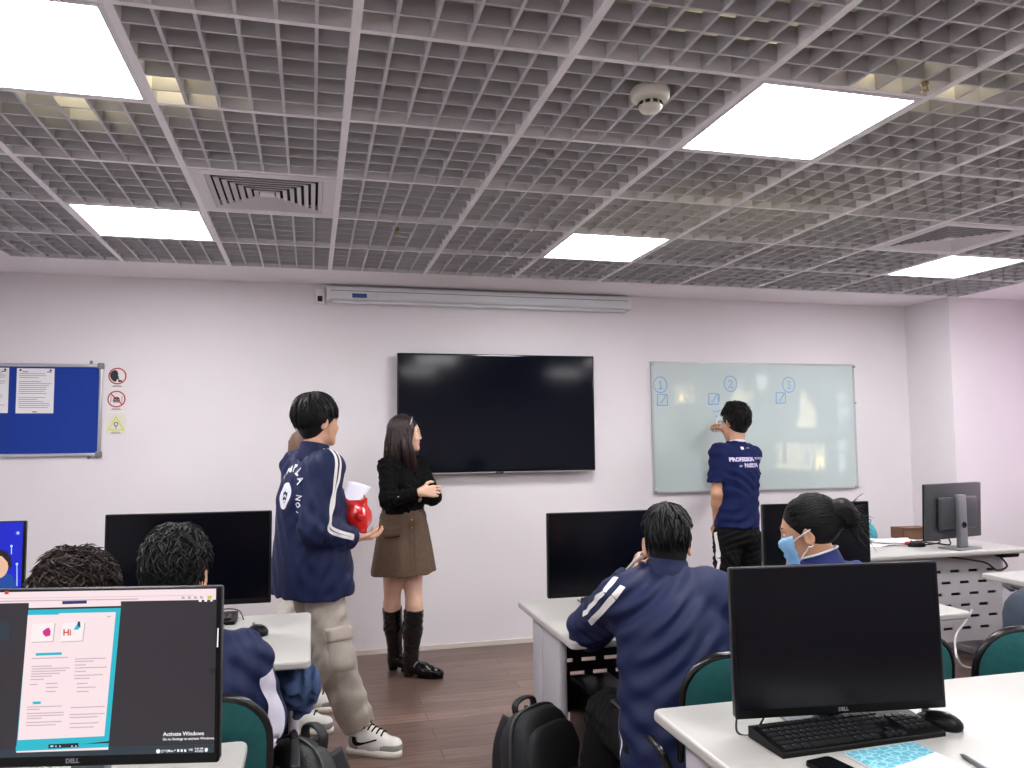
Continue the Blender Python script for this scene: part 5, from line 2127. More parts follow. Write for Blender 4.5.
# red pot and paper in his hands
M_redpot = mat('red_glazed', srgb(214, 34, 30), .25, spec=.5, coat=.3)
S = SDF()
pc_ = V3(at(356, 517, 3.87))
S.ell(pc_, (.068, .067, .068), None, .01)
for a in range(6):
    t = a * PI / 3
    S.ell(pc_ + V3(.040 * math.cos(t), .040 * math.sin(t), .02 * math.sin(2 * t)), (.036, .036, .052), None, .012)
for s in (-1, 1):
    S.rc(pc_ + V3(s * .034, -.01, .05), pc_ + V3(s * .048, -.012, .086), .020, .007, .015)
S.rc(pc_ + V3(-.02, 0, .055), pc_ + V3(.02, 0, .06), .025, .02, .02)
S.ell(pc_ + V3(.02, -.074, .01), (.026, .018, .02), None, .01)
for sx in (-1, 1):
    S.rc(pc_ + V3(sx * .035, 0, -.05), pc_ + V3(sx * .036, 0, -.078), .018, .016, .01, flat_b=True)
P, Fc = S.mesh(.004)
o = np_obj('red_pot', P, Fc, M_redpot, None, pc_ - V3(0, 0, .078))
o.location = pc_ - V3(0, 0, .078)
tag(o, 'shiny lumpy red pot with two pointed tips, held by the student in the striped jacket', 'pot')
sh = MB()
q = [V3(at(339, 506, 3.98)), V3(at(349, 481, 4.05)), V3(at(371, 487, 4.10)), V3(at(358, 503, 3.99))]
n = 6
vv = []
for j in range(n + 1):
    for i in range(n + 1):
        a, b = i / n, j / n
        p = (q[0] * (1 - a) + q[3] * a) * (1 - b) + (q[1] * (1 - a) + q[2] * a) * b
        vv.append(tuple(p + V3(0, 0, .004 * math.sin(PI * a) - .003 * math.sin(PI * b)) - q[0]))
sh.add(vv, [(j * (n + 1) + i, j * (n + 1) + i + 1, (j + 1) * (n + 1) + i + 1, (j + 1) * (n + 1) + i) for j in range(n) for i in range(n)], 0, True)
o = sh.build('held_paper', mat('held_paper_white', srgb(226, 226, 240), .7), loc=q[0])
o.modifiers.new('thickness', 'SOLIDIFY').thickness = .001
tag(o, 'white sheet of paper held above the red pot by the striped-jacket student', 'paper')

# --------------------------------------------- B: girl hidden behind A
fb = Fig((-.05, 4.55, 0))
J = fb.J
N = V3(at(315, 484, 4.55)); Pv = N + V3(0, .02, -.52); RB = V3(.5, -.86, 0); FB = V3(.86, .5, 0)
J.update(N=N, P=Pv, SR=N + RB * .15 + V3(0, 0, -.05), SL=N - RB * .15 + V3(0, 0, -.05), ER=N + RB * .16 - FB * .06 + V3(0, 0, -.31), EL=N - RB * .16 - FB * .06 + V3(0, 0, -.31),
         WR=N + RB * .12 - FB * .06 + V3(0, 0, -.52), WL=N - RB * .12 - FB * .06 + V3(0, 0, -.52), HR=Pv + RB * .08, HL=Pv - RB * .08,
         KR=V3(-.02, 4.47, .47), KL=V3(-.12, 4.62, .47), AR=V3(-.05, 4.49, .1), AL=V3(-.15, 4.64, .1))
hfB = head_frame(at(311, 452, 4.55), (.93, .35, 0))
J['HD'] = hfB[0]
add_head(fb.S, hfB, N, .95, True)
limbs(fb, foot={'R': (.95, -.2, 0), 'L': (.95, -.2, 0)})
for s in 'LR':
    add_hand(fb.S, J['W' + s], (0, 0, -1), -RB if s == 'R' else RB, FB)
finish_body(fb, 'student standing behind the striped jacket, only brown hair and white shoes showing', SK2, .007, hfB)
face_parts(fb, hfB, M_hairbr)


def long_hair(fig, hf, m, seed, length=.34, n=240, scale=1.0, back=None, shoulder=.14, name='hair', part=.0, front=.35):
    c, R, F, U = hf
    S = SDF()
    L = lambda r, f, u: c + (R * r + F * f + U * u) * scale
    S.ell(L(0, -.020, .036), np.array((.086, .100, .096)) * scale, [R, F, U], .02)
    S.loft(L(0, -.035, 0), [R, F, U], [(-length, .070, .030, 0, -.045), (-length * .7, .090, .040, 0, -.045), (-.12, .088, .058, 0, -.030), (.0, .086, .085, 0, 0), (.05, .08, .085, 0, 0)], .03)
    S.ell(L(0, .115, -.040), np.array((.066, .085, .100)) * scale, [R, F, U], .012, True)
    S.ell(L(0, .07, -.16), np.array((.075, .095, .10)) * scale, [R, F, U], .012, True)
    P, Fc = S.mesh(.006)
    mb = MB(); mb.add([tuple(p) for p in (P - fig.base)], [tuple(q) for q in Fc], 0, True)
    rs = np.random.RandomState(seed)
    rads = np.array((.088, .104, .099))
    for i in range(n):
        az = rs.uniform(-PI, PI)
        if abs(az) < front:
            continue
        th1 = 1.75
        pts = []
        for j in range(5):
            th = .12 + (th1 - .12) * j / 4
            dr = np.array((math.sin(th) * math.sin(az), math.sin(th) * math.cos(az), math.cos(th)))
            q = 1 / np.sqrt(((dr / rads) ** 2).sum())
            v = dr * (q + .003 + rs.uniform(0, .003)) + np.array((part * (1 - j / 4), -.020, .036))
            pts.append(v)
        e = pts[-1].copy()
        ln = length * rs.uniform(.75, 1.08)
        for j in range(1, 5):
            t = j / 4
            v = e + np.array((-.25 * e[0] * t + .012 * math.sin(4 * t + i), (-.02 - .25 * e[1] if e[1] < .02 else -.05) * t, -(ln - .05) * t))
            v[1] -= .01 * math.sin(PI * t)
            pts.append(v)
        strand_mesh(mb, [Vector(L(*p) - fig.base) for p in pts], .0075 * rs.uniform(.6, 1.1), 5, .45)
    return mb.build(name, m, fig.root)


long_hair(fb, hfB, M_hairbr, 4, .20, 160, .97)
oB, SB_, axB = jacket(fb, FB, M_light, 21, hem=-.55, wid=.74, dep=.80, amp=.004, h=.009, name='sweater', sl=(.066, .058, .046))
trousers(fb, M_light, 6, r=(.082, .072, .07), amp=.004, h=.009, pr=.10)
sneaker(fb, (-.095, 4.50, 0), (.97, -.2), 1)
sneaker(fb, (-.20, 4.66, 0), (.97, -.2), -1)

# ------------------------------------------------- C: woman, arms crossed
fc = Fig((.58, 5.0, 0))
FC = unit(V3(.69, -.72, 0)); RC = V3(FC[1], -FC[0], 0)
J = fc.J
N = V3(at(404, 458, 4.97)); Pv = V3(at(403, 540, 5.0))
J.update(N=N, P=Pv, SR=N + RC * .150 + V3(0, 0, -.05), SL=N - RC * .150 + V3(0, 0, -.05),
         ER=V3(at(388, 500, 4.76)), WR=V3(at(421, 492, 4.74)), EL=V3(at(433, 497, 4.94)), WL=V3(at(419, 498, 4.90)),
         HR=Pv + RC * .08 + V3(0, 0, -.02), HL=Pv - RC * .08 + V3(0, 0, -.02), KR=V3(at(392, 605, 5.03)), AR=V3(at(395, 655, 5.12)), KL=V3(at(414, 606, 4.93)), AL=V3(at(411, 662, 4.95)))
hfC = head_frame(at(406, 434, 4.97), (.985, -.17, .02))
J['HD'] = hfC[0]
add_head(fc.S, hfC, N, .91, True, .045)
limbs(fc, ua=.038, fa=.033, wr=.023, th=.080, kn=.048, an=.030, foot={'R': (.9, -.42, 0), 'L': (.88, -.46, 0)})
add_hand(fc.S, J['WR'], (.93, .12, .02), (-.1, .95, -.1), (0, 0, 1), curl=(.25, .35, .35), scale=.93)
add_hand(fc.S, J['WL'], (-.72, .40, .05), (.4, .8, 0), (0, 0, 1), curl=(.3, .3, .3), scale=.9)
finish_body(fc, 'woman in black top, brown skirt and black boots with folded arms by the wall screen', SK2, .0045, hfC)
face_parts(fc, hfC, M_hairw, (.1, 0), .91)
hC = long_hair(fc, hfC, M_hairw, 8, .38, 420, .91, front=.72)
mb = MB()
rs = np.random.RandomState(12)
c, R, F, U = hfC
for i in range(200):
    fr = i < 110
    az = rs.uniform(0, 1)
    x0 = rs.uniform(.066, .086)
    y0 = (rs.uniform(-.04, .012) if fr else rs.uniform(-.11, -.03))
    ln = rs.uniform(.22, .30) if fr else rs.uniform(.28, .38)
    pts = []
    for t in np.linspace(0, 1, 8):
        x = x0 + .030 * math.sin(PI * min(1, t * 1.15)) - .015 * t * (not fr)
        y = y0 + (.055 * t if fr else -.03 * t) + .012 * math.sin(5 * t + i * .7)
        u = .035 - ln * t
        pts.append(Vector(c + R * (x if y0 > -.07 else x * .7) + F * y + U * u - fc.base))
    strand_mesh(mb, pts, .0075 * rs.uniform(.6, 1.1), 5, .45)
for i in range(60):
    x0 = -rs.uniform(.070, .090); y0 = rs.uniform(-.05, .03); ln = rs.uniform(.2, .3)
    pts = [Vector(c + R * (x0 - .02 * math.sin(PI * t)) + F * (y0 + .05 * t + .01 * math.sin(5 * t + i)) + U * (.035 - ln * t) - fc.base) for t in np.linspace(0, 1, 8)]
    strand_mesh(mb, pts, .0075 * rs.uniform(.6, 1.1), 5, .45)
mb.build('front_locks', M_hairw, hC)
MB().tube(catmull([Vector(c + R * .055 + F * .045 + U * .105 - fc.base), Vector(c + R * .075 + F * .04 + U * .085 - fc.base), Vector(c + R * .088 + F * .03 + U * .055 - fc.base)], 5), .004, 6).build('hair_clip', M_alu, hC)
# top
S = SDF(wrinkles(31, .003, (.05, .12)))
tab = [(-.44, .142, .108, 0, 0), (-.36, .142, .105, 0, .0), (-.28, .150, .112, 0, .006), (-.20, .160, .125, 0, .018), (-.12, .160, .114, 0, .008), (-.055, .130, .088, 0, -.002), (-.015, .092, .072, 0, 0), (.012, .064, .060, 0, .004)]
axC = torso_cloth(S, fc, FC, 0, tab)
for s in 'LR':
    sh, e, w = J['S' + s], J['E' + s], J['W' + s]
    S.rc(lerp(N, sh, .8), sh, .055, .056, .04)
    S.rc(sh, e, .058, .050, .03); S.rc(e, lerp(e, w, .9), .049, .036, .025, flat_b=True)
    S.ell(N + axC[2] * -.20 + axC[1] * .10 + axC[0] * (.065 if s == 'R' else -.065), (.062, .062, .062), None, .04)
S.rc(N + FC * .10 + V3(0, 0, .03), N + FC * .14 + V3(0, 0, -.11), .050, .010, .008, sub=True)
P, Fc = S.mesh(.005)
topC = np_obj('knit_top', P, Fc, M_knit, fc.root, fc.base)
# skirt
S = SDF()
ups = [RC, FC, V3(0, 0, 1)]
ztop = at(402, 507, 4.95).z; zhem = at(402, 573, 4.95).z
S.loft((Pv[0], Pv[1], ztop), ups, [(zhem - ztop, .222, .190, 0, 0), ((zhem - ztop) * .6, .195, .165, 0, 0), ((zhem - ztop) * .3, .170, .145, 0, 0), (0, .140, .118, 0, 0)], .01)
S.disp = lambda P: -.006 * np.sin(np.arctan2(P[:, 1] - Pv[1], P[:, 0] - Pv[0]) * 7 + 1) * np.clip((ztop - P[:, 2]) / .4, 0, 1)
S.loft((Pv[0], Pv[1], zhem - .02), ups, [(0, .205, .175, 0, 0), (.10, .19, .16, 0, 0), (.14, .05, .05, 0, 0)], .004, sub=True)
P, Fc = S.mesh(.006)
skC = np_obj('skirt', P, Fc, M_suede, fc.root, fc.base)
S.p = S.p[:1]
vdir = unit(V3(-.115, -.99, 0))
# front fastening, belt line and pocket flap
mb = MB()
pl_ = [seen(S, 411 + (y - 510) * .03, y) for y in (511, 525, 540, 555, 570)]
ribbon(mb, S, pl_, (1, 0, 0), .024, fc.base, .005, n=6); mb.build('placket', M_suede, skC)
M_seam = mat('skirt_dark_seam', srgb(46, 35, 28), .95)
mb = MB()
ribbon(mb, S, [p + V3(.015, 0, 0) for p in pl_], (1, 0, 0), .007, fc.base, .0015, n=6); mb.build('placket_gap', M_seam, skC)
mb = MB()
ribbon(mb, S, [V3(Pv[0] + .3 * math.cos(a), Pv[1] + .3 * math.sin(a), ztop - .02) for a in np.linspace(0, 2 * PI, 25)], (0, 0, 1), .035, fc.base, .004, n=3); mb.build('waistband', M_suede, skC)
fl_ = [seen(S, x, y) for x, y in ((385, 532.5), (389, 532.5), (393, 532), (397, 531.5), (400, 531))]
mb = MB(); ribbon(mb, S, fl_, (0, 0, 1), .060, fc.base, .012, n=6); pf = mb.build('pocket_flap', M_suede, skC)
pf.modifiers.new('thickness', 'SOLIDIFY').thickness = .008
mb = MB(); ribbon(mb, S, [p - V3(0, 0, .032) for p in fl_], (0, 0, 1), .007, fc.base, .003, n=6); mb.build('pocket_seam', M_seam, skC)
for y in (520, 528):
    b = seen(S, 411.3, y, off=.005) - fc.base
    bm = bmesh.new(); bmesh.ops.create_uvsphere(bm, u_segments=12, v_segments=8, radius=.009)
    MB().bm(bm, 0, True, Matrix.Translation(b)).build('button', M_brass, skC)


def boot(fig, knee, ankle, heel, d, top):
    heel = V3(heel); d = unit(V3(d[0], d[1], 0)); s = V3(d[1], -d[0], 0); Z = V3(0, 0, 1)
    L = lambda f, r, u: heel + d * f + s * r + Z * u
    S = SDF(wrinkles(int(heel[0] * 1000), .0014, (.04, .10)))
    an = L(.04, 0, .12)
    tp = lerp(knee, ankle, top)
    m = lerp(tp, an, .45)
    S.rc(tp, m, .062, .060, .02, flat_a=True)
    S.rc(m, an, .060, .044, .02)
    S.rc(an, L(.035, 0, .065), .044, .040, .02)
    S.rc(L(.035, 0, .062), L(.13, 0, .046), .040, .040, .02)
    S.rc(L(.13, 0, .044), L(.228, 0, .030), .040, .024, .02)
    S.clip(L(0, 0, .014), -Z)
    S.rc(L(.025, 0, .04), L(.028, 0, .0), .030, .027, .005, flat_b=True)
    S.clips = []
    P, Fc = S.mesh(.0045)
    P[:, 2] = np.maximum(P[:, 2], heel[2] + .002)
    o = np_obj('boot', P, Fc, M_leather, fig.root, fig.base)
    out = [(.09, -.030), (.15, -.038), (.21, -.030), (.247, -.008), (.247, .008), (.21, .030), (.15, .038), (.09, .030)]
    M = Matrix(((d[0], s[0], 0, heel[0] - fig.base[0]), (d[1], s[1], 0, heel[1] - fig.base[1]), (0, 0, 1, heel[2] - fig.base[2]), (0, 0, 0, 1)))
    MB().prism(list(reversed(out)), .0, .012, M=M).build('sole', M_black, o)
    return o


boot(fc, J['KR'], J['AR'], (J['AR'][0] - .036, J['AR'][1] + .017, 0), (.75, -.35), .06)
boot(fc, J['KL'], J['AL'], (J['AL'][0] - .036, J['AL'][1] + .019, 0), (.80, -.42), .06)

# ---------------------------------------- D: student writing on the board
fd = Fig((2.98, 5.02, 0))
FD = unit(V3(-.12, 1, 0)); RD = V3(FD[1], -FD[0], 0)
J = fd.J
N = V3(at(737, 445, 5.02)); Pv = V3(at(737, 537, 5.0))
J.update(N=N, P=Pv, SR=N + RD * .132 + V3(0, 0, -.072), SL=N - RD * .160 + V3(0, 0, -.055),
         EL=V3(at(717, 494, 4.98)), WL=V3(at(717, 524, 5.06)), ER=V3(at(743, 466, 5.30)), WR=V3(at(727, 434, 5.36)),
         HR=Pv + RD * .085, HL=Pv - RD * .085, KR=V3(*at(751, 595, 5.03)), KL=V3(*at(727, 597, 4.98)), AR=V3(*at(752, 655, 5.02)), AL=V3(*at(729, 656, 4.96)))
hfD = head_frame(at(735, 422, 5.05), (-.28, .96, -.05))
J['HD'] = hfD[0]
add_head(fd.S, hfD, N, .96)
limbs(fd, foot={'R': (0, 1, 0), 'L': (-.2, 1, 0)}, ua=.043, fa=.037)
add_hand(fd.S, J['WL'], (.05, .2, -1), (.9, .3, 0), (0, .9, .2), curl=(.25, .3, .3))
add_hand(fd.S, J['WR'], (-.42, .52, .62), (-.6, .2, -.5), (-.3, -.5, .3), curl=(.6, .8, .6), thumb=.8)
finish_body(fd, 'student in a navy T-shirt with his back turned, writing on the glass board', SK3, .0045, hfD)
face_parts(fd, hfD, k=.96)
short_hair(fd, hfD, M_hairb, 13, .96, top=.026, side=.014, n=520, length=.6, mess=.55, low_back=-.060, rad=.0045, whorl=(0, -.04))
S = SDF(wrinkles(41, .005, (.10, .24)))
tab = [(-.575, .166, .128, 0, .0), (-.50, .164, .123, 0, 0), (-.35, .160, .118, 0, -.004), (-.2, .163, .116, 0, -.01), (-.12, .158, .105, 0, -.012), (-.055, .140, .084, 0, -.006), (-.015, .100, .074, 0, 0), (.012, .074, .068, 0, .004), (.022, .066, .064, 0, .006)]
axD = torso_cloth(S, fd, FD, 0, tab)
for s in 'LR':
    S.rc(lerp(N, J['S' + s], .8), J['S' + s], .06, .062, .04)
    S.rc(J['S' + s], lerp(J['S' + s], J['E' + s], .72 if s == 'L' else .6), .060 if s == 'L' else .054, .066 if s == 'L' else .056, .03, flat_b=True)
P, Fc = S.mesh(.005)
shD = np_obj('t_shirt', P, Fc, M_navyt, fd.root, fd.base)
cdt = N - FD * .12 + V3(0, 0, -.100)
lt = MB()
text_on(lt, S, 'PROFESSION', .036, cdt + RD * -.035 + V3(0, 0, .0), RD, (0, 0, 1), fd.base, .0022, wide=.9)
text_on(lt, S, 'BY', .018, cdt + RD * -.062 + V3(0, 0, -.045), RD, (0, 0, 1), fd.base, .0008)
text_on(lt, S, 'PASSION', .036, cdt + RD * .03 + V3(0, 0, -.042), RD, (0, 0, 1), fd.base, .0022, wide=.9)
lt.build('slogan', M_printp, shD)
lt = MB()
text_on(lt, S, 'POWERED', .022, cdt + RD * .125 + V3(0, 0, .004), RD, (0, 0, 1), fd.base, .0004)
lt.build('thin_slogan', M_printp, shD)
lt = MB()
text_on(lt, S, 'IIII', .022, cdt + RD * -.012 + V3(0, 0, .078), RD, (0, 0, 1), fd.base, .002)
text_on(lt, S, '----', .022, cdt + RD * .035 + V3(0, 0, .081), RD, (0, 0, 1), fd.base, .0002)
lt.build('neck_print', M_prints, shD)
c = SDF(); hd = unit(V3(J['HD']) - N)
c.rc(N + hd * .012, N + hd * .030, .064, .061, .004, flat_a=True, flat_b=True)
P, Fc = c.mesh(.004); np_obj('collar_band', P, Fc, M_lav, shD, fd.base)
tD, TD = trousers(fd, M_blackc, 7, r=(.098, .078, .065), amp=.005, pr=.128)
for s, sg in (('L', -1), ('R', 1)):
    mb = MB()
    pts = [J['P'] + RD * sg * .2 + V3(0, 0, .05)] + [lerp(J['H' + s], J['K' + s], t) + RD * sg * .12 - FD * .03 for t in (.2, .6, 1)] + [lerp(J['K' + s], J['A' + s], t) + RD * sg * .1 for t in (.4, .9)]
    ribbon(mb, TD, pts, FD, .032, fd.base, .003, n=8)
    mb.build('side_stripe', M_stripe, tD)
sneaker(fd, (J['AR'][0], J['AR'][1] - .05, 0), (.0, 1), 1)
sneaker(fd, (J['AL'][0], J['AL'][1] - .05, 0), (-.25, 1), -1)
# his glasses are worn: child of the body
g = MB()
c0, R0, F0, U0 = hfD
for s in (-1, 1):
    g.tube([Vector(c0 + R0 * (s * .033 + .022 * math.cos(a)) + F0 * .112 + U0 * (.002 + .017 * math.sin(a)) - fd.base) for a in np.linspace(0, 2 * PI, 18)], .0018, 5)
    g.tube([Vector(c0 + R0 * s * .055 + F0 * .11 + U0 * .006 - fd.base), Vector(c0 + R0 * s * .086 + F0 * .0 + U0 * .004 - fd.base)], .0018, 5)
g.tube([Vector(c0 + R0 * -.012 + F0 * .113 + U0 * .004 - fd.base), Vector(c0 + R0 * .012 + F0 * .113 + U0 * .004 - fd.base)], .0018, 5)
g.build('glasses', M_black, fd.root)
wm0 = J['WR'] + unit(V3(-.42, .52, .62)) * .095
wm1 = V3(at(716, 415, 5.505))
t = thing('board_marker', 'white marker pen held against the glass board by the student writing', 'marker', tuple(wm0))
dv = Vector(wm1 - wm0)
MB().tube([-dv * .5, dv * .72], .0085, 12).build('barrel', M_shoe, t)
MB().tube([dv * .72, dv * .98], [.006, .003], 10).build('tip', M_marker, t)
# -------------------------------------------- E: seated, holding a pen
fe = Fig((1.10, 2.27, 0))
FE = unit(V3(.10, 1, 0)); RE = V3(FE[1], -FE[0], 0)
J = fe.J
N = V3(at(667, 572, 2.42)); Pv = V3(at(684, 748, 2.26))
J.update(N=N, P=Pv, SL=V3(at(622, 600, 2.42)), SR=V3(at(714, 596, 2.36)),
         EL=V3(at(590, 627, 2.70)), WL=V3(at(631, 577, 2.74)), ER=V3(at(735, 655, 2.50)), WR=V3(at(715, 628, 2.78)),
         HR=Pv + RE * .09, HL=Pv - RE * .09, KL=V3(at(612, 715, 2.62)), KR=V3(1.30, 2.70, .52), AL=V3(.93, 2.62, .10), AR=V3(1.30, 2.66, .10))
hfE = head_frame(at(667, 544, 2.46), (.36, .93, -.10))
J['HD'] = hfE[0]
add_head(fe.S, hfE, N, .95)
limbs(fe, foot={'R': (0, 1, 0), 'L': (-.1, 1, 0)})
add_hand(fe.S, J['WL'], (.35, -.15, .9), (.7, -.5, 0), (.3, -.8, .1), curl=(.6, .8, .6), thumb=.7)
add_hand(fe.S, J['WR'], (-.2, .95, -.05), (0, 0, -1), (-1, 0, 0), curl=(.25, .3, .3))
finish_body(fe, 'seated student in a navy jacket seen from behind, pen at his mouth, middle desk', SK1, .0045, hfE)
face_parts(fe, hfE, k=.95)
short_hair(fe, hfE, M_hairb, 23, .95, top=.018, side=.005, n=800, length=.75, mess=.22, low_back=-.070, back_lim=2.5, side_lim=1.38, ear_clear=True, rad=.0038, whorl=(.01, -.03), low_side=-.01)
oE, SE_, axE = jacket(fe, FE, M_navy, 51, hem=-.60, wid=.90, dep=.95, ch=.035, amp=.0048, sl=(.078, .074, .054), h=.0055, wl=(.11, .30))
LE = -RE
for off in (0, 9):
    pts = [seen(SE_, x + off * .75, y + off) for x, y in ((583, 614), (589, 608), (595, 602), (601, 595), (607, 588), (612, 582), (616, 577))]
    pts = [p for p in pts if p is not None]
    if len(pts) > 2:
        mb = MB()
        ribbon(mb, SE_, pts, V3(.7, -.2, .7), .020, fe.base, .0025, n=8)
        mb.build('sleeve_stripe', M_stripe, oE)
mb = MB()
hem0 = N + axE[2] * -.57 - RE * .215
pts = [N + axE[2] * -.40 - RE * .22 + axE[1] * .02, N + axE[2] * -.48 - RE * .22, N + axE[2] * -.56 - RE * .22]
ribbon(mb, SE_, pts, axE[1], .006, fe.base, .003, n=6); mb.build('side_piping', M_stripe, oE)
trousers(fe, M_blackc, 8, r=(.10, .082, .07), amp=.004)
sneaker(fe, (.93, 2.57, 0), (-.1, 1), -1); sneaker(fe, (1.30, 2.61, 0), (.05, 1), 1)
hand = J['WL'] + unit(V3(.35, -.15, .9)) * .085
t = thing('pen', 'slim pale pen held to his mouth by the seated student in the middle', 'pen', tuple(V3(at(627, 570, 2.66))))
dv = at(643, 552, 2.60) - at(627, 570, 2.66)
MB().tube([Vector((0, 0, 0)), dv * .85], .0062, 10).build('barrel', M_shoe, t)
MB().tube([dv * .85, dv], [.0045, .001], 10).build('tip', M_silver, t)

# ------------------------------------------------ F: student in a mask
ff = Fig((1.74, 2.40, 0))
FF = unit(V3(-.25, 1, 0)); RF = V3(FF[1], -FF[0], 0)
J = ff.J
N = V3(at(824, 568, 2.44)); Pv = V3(1.76, 2.33, .55)
J.update(N=N, P=Pv, SL=N - RF * .15 + V3(0, .03, -.075), SR=N + RF * .15 + V3(0, 0, -.075),
         EL=V3(at(785, 600, 2.66)), WL=V3(at(790, 574, 2.68)), ER=N + RF * .22 + V3(0, .16, -.30), WR=N + RF * .08 + V3(0, .33, -.24),
         HR=Pv + RF * .09, HL=Pv - RF * .09, KL=V3(1.60, 2.72, .53), KR=V3(1.82, 2.74, .53), AL=V3(1.60, 2.66, .1), AR=V3(1.82, 2.68, .1))
J['EL'][2] = .80; J['WR'][2] = .79; J['ER'][2] = .82
hfF = head_frame(at(809, 532, 2.47), (-.72, .66, -.17))
J['HD'] = hfF[0]
add_head(ff.S, hfF, N, .98, True)
limbs(ff, foot={'R': (0, 1, 0), 'L': (0, 1, 0)}, ua=.042, fa=.036)
add_hand(ff.S, J['WL'], (.15, -.1, .95), (.5, -.7, 0), (.5, .5, 0), curl=(.9, 1.1, .8))
add_hand(ff.S, J['WR'], (-.3, .9, 0), (0, 0, -1), (-1, 0, 0))
finish_body(ff, 'seated student in a blue face mask with hair tied in a bun', SK3, .0045)
face_parts(ff, hfF)
c, R, F, U = hfF
L = lambda r, f, u: c + (R * r + F * f + U * u)
# mask: pleated shell snapped over nose and chin
mb = MB()
rows, colsn = 9, 15
G = []
for j in range(rows):
    v = j / (rows - 1)
    for i in range(colsn):
        u = i / (colsn - 1) * 2 - 1
        G.append(L(u * .082, .125 - .075 * abs(u) ** 1.8, -.012 - .104 * v + .012 * (abs(u)) * (1 - 2 * v)))
G = np.array(G)
W = ff.S.snap(G, .004)
uu = np.array([abs(i / (colsn - 1) * 2 - 1) for j in range(rows) for i in range(colsn)])
vv_ = np.array([j / (rows - 1) for j in range(rows) for i in range(colsn)])
tent = np.clip(1 - uu * 1.1, 0, 1) * np.sin(PI * np.clip(vv_, 0.02, .98)) * .005
W = W + F * tent[:, None] + F * (.0025 * np.sin(vv_ * PI * 7))[:, None]
mb.add([tuple(p) for p in W - ff.base], [(j * colsn + i, j * colsn + i + 1, (j + 1) * colsn + i + 1, (j + 1) * colsn + i) for j in range(rows - 1) for i in range(colsn - 1)], 0, True)
M_mask = mat('blue_mask_cloth', srgb(142, 196, 236), .8)
mk = mb.build('face_mask', M_mask, ff.root)
mk.modifiers.new('thickness', 'SOLIDIFY').thickness = .0025
for s in (-1, 1):
    for u0, u1 in ((-.022, .016), (-.100, -.040)):
        a = np.array([np.array(q) for q in catmull([Vector(L(s * .076, .05, u0)), Vector(L(s * .082, .02, (u0 + u1) / 2)), Vector(L(s * .086, -.022, u1))], 6)])
        a = ff.S.snap(a, .003) - ff.base
        m2 = MB().tube([Vector(q) for q in a], .0026, 6); m2.build('ear_loop', M_stripe, mk)
# tied hair: swept back cap, bun and loose locks
S = SDF()
S.ell(L(0, -.020, .038), np.array((.083, .100, .094)), [R, F, U], .02)
S.ell(L(0, .118, -.045), np.array((.070, .085, .098)), [R, F, U], .012, True)
for s in (-1, 1):
    S.ell(L(s * .095, .012, -.055), np.array((.035, .042, .052)), [R, F, U], .012, True)
S.ell(L(0, -.120, .055), (.046, .044, .046), None, .02)
S.ell(L(.02, -.140, .035), (.032, .032, .036), None, .02)
S.ell(L(-.02, -.130, .072), (.030, .030, .030), None, .02)
S.rc(L(.01, -.140, .02), L(.01, -.152, -.055), .020, .006, .03)
S.clip(L(0, 0, -.085), -U)
P, Fc = S.mesh(.005)
mb = MB(); mb.add([tuple(p) for p in P - ff.base], [tuple(q) for q in Fc], 0, True)
rs = np.random.RandomState(5)
for i in range(260):
    az = rs.uniform(.15, 1.0) * PI * rs.choice([-1, 1])
    th = rs.uniform(.55, 1.65)
    f0 = np.array((math.sin(th) * math.sin(az), math.cos(az * .5) * .6 + .2 * math.cos(th), math.cos(th)))
    f0 /= np.linalg.norm(f0)
    q = 1 / np.sqrt(((f0 / np.array((.085, .102, .096))) ** 2).sum())
    p0 = f0 * q + np.array((0, -.02, .038))
    if p0[1] > .06 and p0[2] < .05:
        continue
    p3 = np.array((rs.uniform(-.025, .025), -.112, .052 + rs.uniform(-.03, .03)))
    pts = []
    for j in range(6):
        t = j / 5
        p = p0 * (1 - t) + p3 * t
        d = p - np.array((0, -.02, .038))
        d /= np.linalg.norm(d)
        qq = 1 / np.sqrt(((d / np.array((.085, .102, .096))) ** 2).sum())
        e = d * (qq + .002) + np.array((0, -.02, .038))
        pts.append(Vector(L(*e) - ff.base))
    strand_mesh(mb, pts, .0045, 5, .45)
for i in range(60):
    a = rs.uniform(0, 6.28); el = rs.uniform(-.9, 1.2)
    cc = np.array((0, -.124, .052))
    pts = []
    for j in range(7):
        t = a + j * .45
        rr_ = .047 + .006 * math.sin(3 * t)
        pts.append(Vector(L(*(cc + rr_ * np.array((math.cos(t), .8 * math.sin(t) * math.cos(el), math.sin(t) * math.sin(el) + .2 * math.sin(t))))) - ff.base))
    strand_mesh(mb, pts, .0045, 5, .5)
for i in range(46):
    a = np.array((rs.uniform(-.04, .04), -.145 + rs.uniform(-.02, .02), rs.uniform(-.01, .08)))
    ln = rs.uniform(.04, .11)
    dz = rs.uniform(-1.2, .6)
    pts = [Vector(L(*(a + np.array((.01 * math.sin(5 * t + i), -ln * .55 * t, ln * dz * t - .02 * t * t))) ) - ff.base) for t in np.linspace(0, 1, 6)]
    strand_mesh(mb, pts, .0018, 4, .6)
mb.build('hair', M_hairb, ff.root)
oF, SF_, axF = jacket(ff, FF, M_blueshirt, 61, hem=-.55, wid=.92, dep=.95, amp=.005, sl=(.078, .066, .05), name='polo_shirt', collar=True, h=.006)
mb = MB()
for k in range(2):
    hd = unit(V3(J['HD']) - N)
    up_ = hd
    a0 = unit(np.cross(up_, (0, 1, 0)))
    b0 = np.cross(up_, a0)
    pts = [Vector(N + up_ * (.056 - .012 * k) + (a0 * math.cos(t) + b0 * math.sin(t)) * (.0705 + .001 * k) - ff.base) for t in np.linspace(0, 2 * PI, 30)]
    if k == 0:
        mb.tube(pts, .0042, 6)
mb.build('collar_trim', M_stripe, oF)
